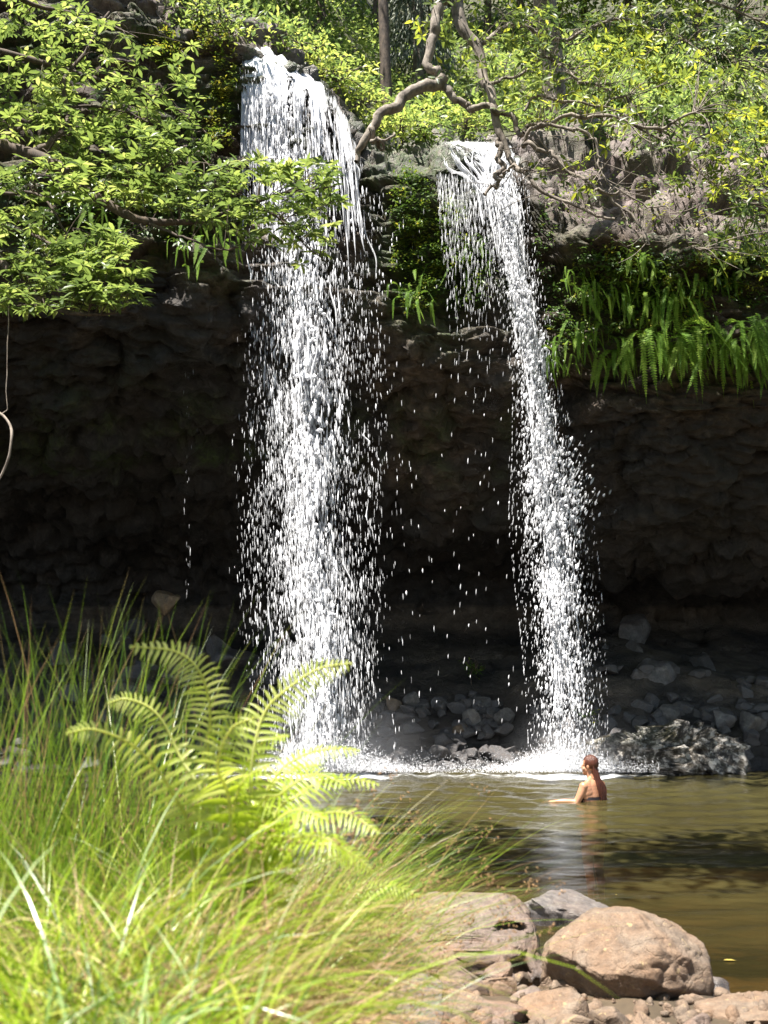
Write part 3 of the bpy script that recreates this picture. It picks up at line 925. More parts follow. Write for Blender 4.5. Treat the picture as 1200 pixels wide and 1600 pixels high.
# ------------------------------------------------------------------ waterfalls
SPH = []
for k in range(3):
    rk = R(500 + k)
    pts, fcs = [(0, 0, 1.15)], []
    for j, (z, rad) in enumerate(((0.45, 0.85), (-0.35, 1.0))):
        for i in range(6):
            t = i * math.pi / 3 + j * 0.5
            pts.append((rad * math.cos(t) * rk.uniform(0.75, 1.2), rad * math.sin(t) * rk.uniform(0.75, 1.2), z + rk.normal() * 0.12))
    pts.append((0, 0, -0.95))
    for i in range(6):
        i2 = (i + 1) % 6
        fcs += [(0, 1 + i, 1 + i2), (1 + i, 7 + i, 1 + i2), (1 + i2, 7 + i, 7 + i2), (7 + i, 13, 7 + i2)]
    SPH.append((np.array(pts), np.array(fcs)))
OCT = (np.array([(1, 0, 0), (0, 1, 0), (-1, 0, 0), (0, -1, 0), (0, 0, 1.2), (0, 0, -1)], float),
       np.array([(0, 1, 4), (1, 2, 4), (2, 3, 4), (3, 0, 4), (1, 0, 5), (2, 1, 5), (3, 2, 5), (0, 3, 5)]))


def droplets(bagm, px, py, Y, wid, lng, rr_, slant=0.0, small=False):
    """falling blobs seen at photograph positions px, py; wid/lng in metres"""
    n = len(px)
    pos = np.array([at(a, b, c) for a, b, c in zip(px, py, Y)])
    X = np.tile([1.0, 0, 0], (n, 1)) + rr_.normal(size=(n, 3)) * 0.05
    Zv = np.stack([-slant + rr_.normal(size=n) * 0.035, rr_.normal(size=n) * 0.03, np.ones(n)], 1)
    Mx = frames(X, Zv)
    # keep the long axis on Zv
    Zv /= np.linalg.norm(Zv, axis=1)[:, None]
    Yv = np.cross(Zv, Mx[:, :, 0])
    Yv /= np.linalg.norm(Yv, axis=1)[:, None]
    Xv = np.cross(Yv, Zv)
    Mx = np.stack([Xv, Yv, Zv], 2)
    scl = np.stack([wid * rr_.uniform(0.8, 1.25, n), wid * rr_.uniform(0.6, 1.1, n), lng], 1)
    if small:
        bagm.add(*scatter(OCT[0], OCT[1], pos, Mx, scl), np.repeat(rr_.rand(n), len(OCT[0])))
    else:
        k = rr_.randint(0, 3, n)
        for q in range(3):
            s_ = k == q
            if s_.any():
                bagm.add(*scatter(SPH[q][0], SPH[q][1], pos[s_], Mx[s_], scl[s_]), np.repeat(np.clip(rr_.rand(s_.sum()) + 0.35 - 38 * (wid if np.isscalar(wid) else wid[s_]), 0, 1), len(SPH[q][0])))


def ribbon(bagm, pts, wpx, seed, nseg=40):
    """a flowing strip of water hugging px,py,Y points; wpx half width in px with ragged, tapering ends"""
    r_ = R(seed)
    P = resample(pts, nseg)
    t = np.linspace(0, 1, nseg)
    c = np.array([at(*p) for p in P])
    scl = P[:, 2] / FPX
    w = np.interp(t, np.linspace(0, 1, len(wpx)), wpx) * scl
    w = w * (0.7 + 0.6 * fbm(np.stack([t * 14, t * 0 + seed, t * 0], 1), 1, 3))
    cx = 0.25 * w * fbm(np.stack([t * 9, t * 0 + seed * 2.7, t * 0], 1), 1, 3)
    cols = []
    for u in (-1, -0.55, 0, 0.55, 1):
        q = c.copy()
        q[:, 0] += u * w + cx
        q[:, 1] -= (1 - u * u) * 0.04 + 0.02 * fbm(np.stack([t * 20, t * 0 + u * 3, t * 0 + seed], 1), 1, 2)
        cols.append(q)
    for u in (0.5, -0.5):
        q = c.copy()
        q[:, 0] += u * w + cx
        q[:, 1] += 0.03
        cols.append(q)
    Vv = np.stack(cols, 1).reshape(-1, 3)
    F = []
    for i in range(nseg - 1):
        for j in range(7):
            j2 = (j + 1) % 7
            F.append((i * 7 + j, i * 7 + j2, (i + 1) * 7 + j2, (i + 1) * 7 + j))
    bagm.add(Vv, np.array(F), r_.uniform(0, 0.45))


def fall_Y(py, lip=17.05, foot=16.72):
    return lip + (foot - lip) * np.clip((np.asarray(py, float) - 80) / 1000, 0, 1) ** 0.6


def film_mat():
    """a running film of white water, torn into streaks: the dissolve attribute says how much of it has broken up"""
    m, nt = new_mat('water_film')
    tc = nd(nt, 'ShaderNodeTexCoord')
    at_ = nd(nt, 'ShaderNodeAttribute', attribute_name='dissolve')
    au = nd(nt, 'ShaderNodeAttribute', attribute_name='across')
    av = nd(nt, 'ShaderNodeAttribute', attribute_name='along')
    cb = nd(nt, 'ShaderNodeCombineXYZ')
    nt.links.new(au.outputs['Fac'], cb.inputs[0])
    nt.links.new(math_n(nt, 'MULTIPLY', av.outputs['Fac'], 0.13), cb.inputs[1])
    na = noise(nt, cb.outputs[0], 26, 6, 0.65, 0.3)
    cb2 = nd(nt, 'ShaderNodeCombineXYZ')
    nt.links.new(au.outputs['Fac'], cb2.inputs[0])
    nt.links.new(math_n(nt, 'MULTIPLY', av.outputs['Fac'], 0.5), cb2.inputs[1])
    nb = noise(nt, cb2.outputs[0], 30, 4, 0.7)
    nn_ = math_n(nt, 'ADD', math_n(nt, 'MULTIPLY', na, 0.65), math_n(nt, 'MULTIPLY', nb, 0.35))
    a = math_n(nt, 'SUBTRACT', nn_, at_.outputs['Fac'])
    a = math_n(nt, 'MULTIPLY', a, 5.5)
    a.node.use_clamp = True
    b = nd(nt, 'ShaderNodeBsdfPrincipled')
    b.inputs['Base Color'].default_value = (0.9, 0.91, 0.95, 1)
    b.inputs['Roughness'].default_value = 0.2
    bp = nd(nt, 'ShaderNodeBump')
    bp.inputs['Strength'].default_value = 0.9
    bp.inputs['Distance'].default_value = 0.05
    nt.links.new(nn_, bp.inputs['Height'])
    ad = nd(nt, 'ShaderNodeVectorMath', operation='ADD')
    nt.links.new(bp.outputs[0], ad.inputs[0])
    ad.inputs[1].default_value = (-0.2, -0.1, 0.8)
    no_ = nd(nt, 'ShaderNodeVectorMath', operation='NORMALIZE')
    nt.links.new(ad.outputs[0], no_.inputs[0])
    nt.links.new(no_.outputs[0], b.inputs['Normal'])
    tp = nd(nt, 'ShaderNodeBsdfTransparent')
    mx = nd(nt, 'ShaderNodeMixShader')
    nt.links.new(math_n(nt, 'MULTIPLY', a, 0.93), mx.inputs[0])
    nt.links.new(tp.outputs[0], mx.inputs[1])
    nt.links.new(b.outputs[0], mx.inputs[2])
    o = nd(nt, 'ShaderNodeOutputMaterial')
    nt.links.new(mx.outputs[0], o.inputs[0])
    return m


M['film'] = film_mat()


def film(root, rows, nu, nv, dis, seed):
    """rows: list of (left px, right px, py at left, py at right, Y); dis(u, v) -> dissolve"""
    Rw = resample(rows, nv)
    u = np.linspace(0, 1, nu)
    U, Vv = np.meshgrid(u, np.linspace(0, 1, nv), indexing='ij')
    pts = np.zeros((nu, nv, 3))
    for j in range(nv):
        for i in range(nu):
            px = Rw[j, 0] + (Rw[j, 1] - Rw[j, 0]) * u[i]
            pts[i, j] = at(px, Rw[j, 2] + (Rw[j, 3] - Rw[j, 2]) * u[i], Rw[j, 4])
    P = pts.reshape(-1, 3)
    al = np.stack([U.ravel() * 9, Vv.ravel() * 2.2, U.ravel() * 0 + seed], 1)
    P[:, 1] += 0.07 * fbm(al, 1, 3) - 0.03
    ln = np.abs(rows[-1][2] - rows[0][2]) / 100.0
    D = dis(U, Vv).ravel()
    return link('water_sheet', mesh('water_sheet', P - np.array(root.location), grid_faces(nu, nv)[:, ::-1].copy(), {'dissolve': D, 'across': U.ravel() * abs(rows[0][1] - rows[0][0]) / 100.0, 'along': Vv.ravel() * ln}, True, M['film']), root)


# ---- left fall
r = R(21)
fall1 = thing('waterfall', 'tall wide waterfall on the left, breaking into a curtain of white drops', 'waterfall', (base1[0], base1[1], 0))
fall1['group'] = 'waterfalls into the pool'
inv1 = -np.array(fall1.location)
sheet, drop, mist = Bag(), Bag(), Bag()
lip1 = lambda x: np.interp(x, [376, 385, 410, 450, 480, 520, 545, 560, 600], [95, 76, 80, 102, 122, 155, 200, 235, 258])
for k in range(150):
    x0 = 379 + 182 * ((k + r.rand()) / 150) ** 1.25
    if 448 < x0 < 458 or 470 < x0 < 478:
        continue
    y0 = lip1(x0) + r.uniform(-6, 3)
    dens_ = 1.0 if x0 < 450 else 0.6
    L = r.uniform(50, 230) * dens_
    st = r.uniform(15, 120)
    dx = (x0 - 430) * 0.06 + r.normal() * 2
    Y0 = 17.12 - 0.02 * r.rand()
    ribbon(sheet, [(x0, y0 + st - 6 + r.normal() * 5, Y0 - 0.05), (x0 + dx * 0.2, y0 + st + L * 0.25, 16.98), (x0 + dx * 0.6, y0 + st + L * 0.6, 16.93), (x0 + dx, y0 + st + L, 16.9)], [0.3, r.uniform(1.5, 5.5) * dens_, r.uniform(1.2, 5) * dens_, r.uniform(0.8, 3), 0.2], 700 + k, 26)


def sample1(n, spread=1.0):
    t = r.rand(n) ** 0.9
    py = 110 + t * 1085
    kind = r.rand(n)
    core = np.interp(py, [80, 300, 500, 700, 850, 1000, 1200], [430, 448, 478, 482, 487, 505, 505])
    wid_ = np.interp(py, [80, 400, 800, 1200], [40, 42, 46, 40])
    px = core + r.normal(size=n) * wid_
    lo = np.interp(py, [80, 400, 700, 900, 1050, 1200], [382, 380, 374, 368, 385, 440]) + 5 * r.normal(size=n)
    hi = np.interp(py, [80, 200, 300, 600, 1000, 1200], [430, 545, 600, 608, 600, 565])
    uni = lo + (hi - lo) * r.beta(1.5, 1.7, n)
    px = np.where(kind < 0.38, px, np.where(kind < 0.74, core - 8 + r.normal(size=n) * 24, uni))
    px = np.where((px < lo) | (px > hi), uni, px)
    ok = py > lip1(px) + 25
    return px[ok], py[ok]


clump = lambda px, py, s: fbm(np.stack([px / 26.0, py / 60.0, px * 0 + s], 1), 1, 3)
px, py = sample1(10000)
g = clump(px, py, 1) + r.normal(size=len(px)) * 0.16 + 0.10 * np.exp(-((px - 470) / 60) ** 2)
px, py = px[g > 0.02], py[g > 0.02]
n = len(px)
core1 = lambda y: np.interp(y, [80, 300, 420, 500, 700, 850, 1000, 1200], [425, 452, 472, 482, 484, 487, 505, 505])
sz = np.exp(r.normal(size=n) * 0.5) * (0.62 + 0.45 * np.exp(-((px - core1(py)) / 55) ** 2))
droplets(drop, px, py, fall_Y(py) + r.normal(size=n) * 0.13, 0.0078 * sz, 0.041 * sz ** 0.6 * r.uniform(0.6, 1.9, n), r, 0.03)
core1 = lambda y: np.interp(y, [80, 300, 420, 500, 700, 850, 1000, 1200], [425, 452, 472, 482, 484, 487, 505, 505])
px, py = sample1(1800)
n = len(px)
px = core1(py) + r.normal(size=n) * 12 + 8 * clump(py * 0, py * 3, 2)
droplets(drop, px, py, fall_Y(py) + r.normal(size=n) * 0.1, 0.021 * np.exp(r.normal(size=n) * 0.45), 0.045 * np.exp(r.normal(size=n) * 0.45), r, 0.03)
# ragged strands of unbroken water running down through the drops
for k in range(170):
    y0 = 180 + 950 * r.rand()
    L = r.uniform(25, 110)
    off = r.normal() * (16 if r.rand() < 0.6 else 45)
    x0 = np.clip(core1(y0) + off, 385, 590)
    x1 = x0 + (core1(y0 + L) - core1(y0)) + r.normal() * 3
    Yq = float(fall_Y(y0)) + r.normal() * 0.08
    ribbon(sheet, [(x0, y0, Yq), (x0 + r.normal() * 2, y0 + L * 0.35, Yq - 0.01), (x1 + r.normal() * 2, y0 + L * 0.7, Yq - 0.015), (x1, y0 + L, Yq - 0.02)], [0.3, r.uniform(1, 3.2), r.uniform(1, 3.6), 0.4], 1300 + k, 16)
px, py = sample1(26000)
g = clump(px * 1.5, py * 0.7, 5)
px, py = px[g > -0.1], py[g > -0.1]
n = len(px)
droplets(mist, px + r.normal(size=n) * 7, py, fall_Y(py) + r.normal(size=n) * 0.25, 0.0034 * np.exp(r.normal(size=n) * 0.4), 0.034 * np.exp(r.normal(size=n) * 0.4), r, 0.03, True)
# stray drops out to the side, and the long thin dribble in the left cave
n = 170
px, py = 575 + np.abs(r.normal(size=n)) * 38, r.uniform(300, 1180, n)
droplets(drop, px, py, fall_Y(py) + r.normal(size=n) * 0.3, 0.0055 * np.exp(r.normal(size=n) * 0.3), 0.035 * r.uniform(0.7, 1.5, n), r, 0.03)
# splash at the foot
n = 15000
px = 512 + r.normal(size=n) * 58
py = 1208 - np.abs(r.normal(size=n)) * 30 * np.exp(-((px - 505) / 95) ** 2) - r.rand(n) * 8
droplets(mist, px, py, 16.8 + r.normal(size=n) * 0.3, 0.0045 * np.exp(r.normal(size=n) * 0.5), 0.006 * np.exp(r.normal(size=n) * 0.4), r, 0, True)


def fin(bagm, name, mat, root, kind='stuff'):
    me = bagm.mesh(name, mat)
    o = link(name, me, root, Vector(-np.array(root.location)), kind)
    return o


fin(sheet, 'water_strands', M['sheet'], fall1)


def dis1(u, v):
    edge = 0.10 * np.exp(-(u / 0.05) ** 2) + 0.16 * np.exp(-((u - 1) / 0.1) ** 2)
    gap = 0.30 * np.exp(-((u - 0.41) / 0.03) ** 2) * (v > 0.1) + 0.28 * np.exp(-((u - 0.54) / 0.03) ** 2) * (v > 0.13) + 0.2 * np.exp(-((u - 0.75) / 0.05) ** 2)
    return 0.22 + 0.10 * u + 0.42 * v ** 1.3 + edge + gap + 0.10 * np.exp(-(v / 0.03) ** 2)


lx = np.linspace(379, 562, 60)
nu_, nv_ = 60, 70
PT = np.zeros((nu_, nv_, 3))
for i in range(nu_):
    for j in range(nv_):
        v_ = j / (nv_ - 1)
        x_ = lx[i] + (lx[i] - 430) * 0.10 * v_
        PT[i, j] = at(x_, lip1(lx[i]) - 7 + 3 * math.sin(lx[i] * 0.31) + v_ * (250 - 60 * i / nu_), 17.45 - 0.42 * min(1, v_ * 9) - 0.12 * v_)
U_, V_ = np.meshgrid(np.linspace(0, 1, nu_), np.linspace(0, 1, nv_), indexing='ij')
Pp = PT.reshape(-1, 3)
Pp[:, 1] += 0.07 * fbm(np.stack([U_.ravel() * 12, V_.ravel() * 3, U_.ravel() * 0], 1), 1, 3) - 0.03
link('water_sheet', mesh('water_sheet', Pp - np.array(fall1.location), grid_faces(nu_, nv_)[:, ::-1].copy(), {'dissolve': dis1(U_, V_).ravel(), 'across': U_.ravel() * 1.83, 'along': V_.ravel() * 2.2}, True, M['film']), fall1)
fin(drop, 'droplets', M['drop'], fall1)
fin(mist, 'spray', M['mist'], fall1)

# ---- right fall
r = R(22)
fall2 = thing('waterfall', 'narrow slanting waterfall on the right, behind the bather', 'waterfall', (base2[0], base2[1], 0))
fall2['group'] = 'waterfalls into the pool'
sheet, drop, mist = Bag(), Bag(), Bag()
cen2 = lambda y: np.interp(y, [222, 260, 320, 400, 500, 600, 700, 800, 900, 1000, 1100, 1200], [740, 775, 785, 800, 822, 838, 850, 860, 870, 880, 886, 888])
wid2 = lambda y: np.interp(y, [222, 260, 320, 400, 600, 720, 800, 900, 1000, 1200], [42, 24, 19, 17, 17, 24, 30, 31, 30, 28])
for k in range(40):
    x0 = 690 + 108 * (k + r.rand()) / 40
    y1 = r.uniform(275, 430)
    if r.rand() < 0.12:
        continue
    e = cen2(y1) + r.normal() * 9
    zq = r.uniform(-0.08, 0.06)
    ribbon(sheet, [(x0 + 2 + r.normal() * 4, 240 + r.normal() * 8, 17.2), (x0 + 12 + r.normal() * 3, 258 + r.normal() * 6, 17.1 + zq), (0.45 * x0 + 0.55 * cen2(285) + r.normal() * 4, 285, 17.02 + zq), (e, y1, 16.93 + zq)], [0.2, r.uniform(1.2, 4), r.uniform(1.2, 3.8), r.uniform(0.8, 3), 0.2], 900 + k, 26)
for k in range(260):
    y0 = 280 + 780 * r.rand() ** 1.15
    L = r.uniform(25, 95)
    x0 = cen2(y0) + r.normal() * wid2(y0) * 0.5
    x1 = cen2(y0 + L) + (x0 - cen2(y0)) * 1.05
    ribbon(sheet, [(x0, y0, 16.95), (x0 + 0.3 * (x1 - x0) + r.normal() * 2, y0 + L * 0.3, 16.93), (x0 + 0.7 * (x1 - x0), y0 + L * 0.7, 16.92), (x1, y0 + L, 16.9)], [0.3, r.uniform(1, 3.5), r.uniform(1, 3.5), 0.3], 1000 + k, 18)


def sample2(n, k=1.0):
    py = 270 + r.rand(n) * 930
    px = cen2(py) + np.clip(r.normal(size=n), -2.2, 2.2) * wid2(py) * 0.62 * k
    return px, py


px, py = sample2(5600)
g = clump(px, py, 9) + r.normal(size=len(px)) * 0.18
px, py = px[g > -0.08], py[g > -0.08]
n = len(px)
big_ = np.interp(py, [270, 600, 760, 1000, 1200], [0.9, 1.1, 1.25, 1.0, 0.8])
droplets(drop, px, py, fall_Y(py, 17.0, 16.75) + r.normal(size=n) * 0.1, 0.0098 * big_ * np.exp(r.normal(size=n) * 0.5), 0.03 * big_ * np.exp(r.normal(size=n) * 0.4), r, -0.13)
# the burst half way down where strands collide
n = 520
px = 872 + r.normal(size=n) * 22 + np.abs(r.normal(size=n)) * 12
py = 768 + r.normal(size=n) * 34
droplets(drop, px, py, 16.85 + r.normal(size=n) * 0.15, 0.0105 * np.exp(r.normal(size=n) * 0.55), 0.028 * np.exp(r.normal(size=n) * 0.4), r, -0.5)
px, py = sample2(9000, 1.6)
n = len(px)
droplets(mist, px, py, fall_Y(py, 17.0, 16.75) + r.normal(size=n) * 0.2, 0.0042 * np.exp(r.normal(size=n) * 0.4), 0.022 * np.exp(r.normal(size=n) * 0.4), r, -0.13, True)
# thin veil of drips from the mossy lip beside it
n = 1300
px = 684 + 80 * r.rand(n)
px = np.round(px / 6) * 6 + r.normal(size=n) * 1.4
py = 275 + np.abs(r.normal(size=n)) * 105
droplets(mist, px + (py - 285) * 0.08, py, 16.85 + r.normal(size=n) * 0.1, 0.0032 * np.exp(r.normal(size=n) * 0.4), 0.045 * np.exp(r.normal(size=n) * 0.4), r, -0.03, True)
n = 130
px, py = 820 - np.abs(r.normal(size=n)) * 75, r.uniform(420, 1150, n)
droplets(drop, px, py, 16.8 + r.normal(size=n) * 0.25, 0.0052 * np.exp(r.normal(size=n) * 0.3), 0.03 * r.uniform(0.7, 1.5, n), r, -0.1)
n = 11000
px = 876 + r.normal(size=n) * 44
py = 1207 - np.abs(r.normal(size=n)) * 18 * np.exp(-((px - 885) / 90) ** 2) - r.rand(n) * 8
droplets(mist, px, py, 16.8 + r.normal(size=n) * 0.3, 0.0045 * np.exp(r.normal(size=n) * 0.5), 0.006 * np.exp(r.normal(size=n) * 0.4), r, 0, True)
n = 7000
px = r.uniform(470, 1030, n)
py = 1207 - np.abs(r.normal(size=n)) * 11
droplets(mist, px, py, 17.0 + r.normal(size=n) * 0.35, 0.004 * np.exp(r.normal(size=n) * 0.4), 0.005 * np.exp(r.normal(size=n) * 0.4), r, 0, True)
fin(sheet, 'water_strands', M['sheet'], fall2)
film(fall2, [(684, 796, 219, 224, 17.75), (690, 800, 228, 236, 17.4), (712, 806, 246, 256, 17.15), (742, 812, 282, 290, 17.02), (764, 820, 330, 338, 16.95), (780, 832, 400, 405, 16.92), (800, 848, 500, 500, 16.9), (812, 862, 620, 620, 16.88)], 50, 90,
     lambda u, v: 0.30 + 0.22 * np.exp(-(u / 0.2) ** 2) + 0.16 * np.exp(-((u - 1) / 0.12) ** 2) + 0.30 * v ** 1.2 + 0.16 * np.exp(-((u - 0.3) / 0.1) ** 2) * (v > 0.12) + 0.20 * np.exp(-(v / 0.035) ** 2), 3)
fin(drop, 'droplets', M['drop'], fall2)
fin(mist, 'spray', M['mist'], fall2)

# ---- drifting mist at the feet of the falls
def mist_cloud(name, label, c, ext, dens):
    m, nt = new_mat('mist_' + name)
    tc = nd(nt, 'ShaderNodeTexCoord')
    ln_ = nd(nt, 'ShaderNodeVectorMath', operation='LENGTH')
    nt.links.new(tc.outputs['Object'], ln_.inputs[0])
    fall_ = math_n(nt, 'SUBTRACT', 1.0, ln_.outputs['Value'])
    fall_.node.use_clamp = True
    nz = noise(nt, tc.outputs['Object'], 2.2, 3, 0.6)
    d_ = math_n(nt, 'MULTIPLY', math_n(nt, 'POWER', fall_, 1.7), math_n(nt, 'MULTIPLY', nz, dens * 2))
    pv = nd(nt, 'ShaderNodeVolumePrincipled')
    pv.inputs['Color'].default_value = (0.95, 0.96, 1.0, 1)
    nt.links.new(d_, pv.inputs['Density'])
    o = nd(nt, 'ShaderNodeOutputMaterial')
    nt.links.new(pv.outputs[0], o.inputs['Volume'])
    ob = link('mist', mesh('mist', ICO[3][0], ICO[3][1], None, True, m), None, Vector(c), 'stuff')
    ob.scale = ext
    ob['label'] = label
    return ob


mist_cloud('left', 'white mist drifting at the foot of the left fall', (base1[0] + 0.2, 16.9, 0.35), (1.7, 1.0, 1.1), 0.34)
mist_cloud('right', 'white mist drifting at the foot of the right fall', (base2[0] + 0.05, 16.9, 0.3), (1.2, 0.9, 0.9), 0.32)

# ---- dribble in the left cave
r = R(23)
fall3 = thing('water_dribble', 'faint thread of dripping water in front of the dark left cave', 'dribble', (*at(296, 1190, 16.9)[:2], 0))
drop = Bag()
n = 40
py = 440 + 500 * r.rand(n)
px = 292 + r.normal(size=n) * 5
droplets(drop, px, py, 17.0 + 0 * px, 0.0026 * np.exp(r.normal(size=n) * 0.3), 0.03 * np.exp(r.normal(size=n) * 0.4), r, 0, True)
fin(drop, 'droplets', M['mist'], fall3)

# ------------------------------------------------------------------ leaves and branches
LEAF8 = (np.array([(0, 0, 0), (0.3, 0.16, 0.03), (0.3, 0, -0.01), (0.3, -0.16, 0.03), (0.68, 0.15, 0.0), (0.68, 0, -0.05), (0.68, -0.15, 0.0), (1.0, 0, -0.12)]),
         np.array([(0, 2, 1), (0, 3, 2), (1, 2, 5), (1, 5, 4), (2, 3, 6), (2, 6, 5), (4, 5, 7), (5, 6, 7)]))
LEAF5 = (np.array([(0, 0, 0), (0.5, 0.2, 0.04), (0.5, 0, -0.02), (0.5, -0.2, 0.04), (1.0, 0, -0.1)]),
         np.array([(0, 2, 1), (0, 3, 2), (1, 2, 4), (2, 3, 4)]))


def whorl_leaves(pos, axis, r_, per=(6, 9), size=(0.09, 0.14), droop=0.35, horizontal=0.8):
    """leaf placements radiating from each twig tip: positions, frames, scales"""
    P, X, Nn, S = [], [], [], []
    for p, ax in zip(pos, axis):
        k = r_.randint(*per)
        a0 = r_.uniform(0, 6.28)
        up = np.array([0, 0, 1.0]) * horizontal + ax * (1 - horizontal) + r_.normal(size=3) * 0.18
        up /= np.linalg.norm(up)
        e1 = np.cross(up, [0.3, 0.8, 0.1])
        e1 /= np.linalg.norm(e1)
        e2 = np.cross(up, e1)
        for i in range(k):
            a = a0 + i * 2.4
            rad = math.cos(a) * e1 + math.sin(a) * e2
            d = rad + up * (r_.uniform(-0.1, 0.45) - droop * r_.rand()) + ax * 0.35
            P.append(p + d * 0.01 - ax * 0.02 * i / k)
            X.append(d)
            Nn.append(up + r_.normal(size=3) * 0.25)
            S.append(r_.uniform(*size))
    return np.array(P), frames(np.array(X), np.array(Nn)), np.array(S)


def branch(bagm, pts, rad_px, n=24, jit=0.0, seed=0):
    """pts: (px, py, Y); radius in photograph pixels along it"""
    P = resample(pts, n)
    W = np.array([at(*p) for p in P])
    if jit:
        t = np.linspace(0, 1, n)
        for k in range(3):
            W[:, k] += jit * fbm(np.stack([t * 6, t * 0 + seed, t * 0 + k * 5], 1), 1, 3)
    rad = np.interp(np.linspace(0, 1, n), np.linspace(0, 1, len(rad_px)), rad_px) * P[:, 2] / FPX
    rad = rad * (1 + 0.25 * fbm(np.stack([np.linspace(0, 1, n) * 11, rad * 0 + seed, rad * 0], 1), 1, 2))
    bagm.add(*tube(W, rad, 7))
    return W


def twig_to(bagm, a, b, r0, r1, r_, sag=0.1, n=7):
    t = np.linspace(0, 1, n)[:, None]
    P = a + (b - a) * t + np.array([0, 0, 1.0]) * (sag * np.sin(t * math.pi)) + r_.normal(size=(1, 3)) * 0.05 * np.sin(t * math.pi) * np.linalg.norm(b - a)
    bagm.add(*tube(P, np.linspace(r0, r1, n), 5))
    d = P[-1] - P[-2]
    return d / np.linalg.norm(d)


def split_leaves(name, root, P, Mx, S, tmpl, mat, rnd, count=300, mesh_variants=6):
    """the biggest leaves as parts of their own, the rest one foliage part"""
    base = np.array(root.location)
    px_, py_, d_ = project(P)
    vis = (px_ > 0) & (px_ < 1200) & (py_ > 0) & (py_ < 1600)
    score = np.where(vis, S / d_, 0)
    order = np.argsort(-score)
    own, rest = order[:count], order[count:]
    V, F = scatter(tmpl[0], tmpl[1], P[rest], Mx[rest], S[rest])
    me = mesh('foliage', V - base, F, {'rnd': np.repeat(rnd[rest], len(tmpl[0]))}, True, mat)
    link('foliage', me, root, kind='stuff')
    vs = [mesh('leaf', tmpl[0], tmpl[1], {'rnd': np.full(len(tmpl[0]), (k + 0.5) / mesh_variants)}, True, mat) for k in range(mesh_variants)]
    for i in own:
        o = link('leaf', vs[min(int(rnd[i] * mesh_variants), mesh_variants - 1)], root)
        T = Matrix.Identity(4)
        for a in range(3):
            for b in range(3):
                T[a][b] = Mx[i][a, b] * S[i]
            T[a][3] = P[i][a] - base[a]
        o.matrix_local = T


def crown_leaves(r_, n, clumps, ext, size, flat=0.5):
    """leaf positions in clumps through an ellipsoid of half-axes ext"""
    cc = r_.normal(size=(clumps, 3))
    cc /= np.linalg.norm(cc, axis=1)[:, None]
    cc *= (r_.rand(clumps)[:, None] ** 0.45) * np.array(ext)
    k = r_.randint(0, clumps, n)
    cr = r_.uniform(0.18, 0.34, clumps)[k] * min(ext)
    p = cc[k] + r_.normal(size=(n, 3)) * cr[:, None] * np.array([1.2, 1.2, 0.7])
    X = r_.normal(size=(n, 3)) * np.array([1, 1, 0.5]) + (p - cc[k]) * 0.8 / cr[:, None] * 0.6
    Nn = np.array([0, 0, 1.0]) + r_.normal(size=(n, 3)) * flat
    return p, frames(X, Nn), r_.uniform(*size, n), cc, k



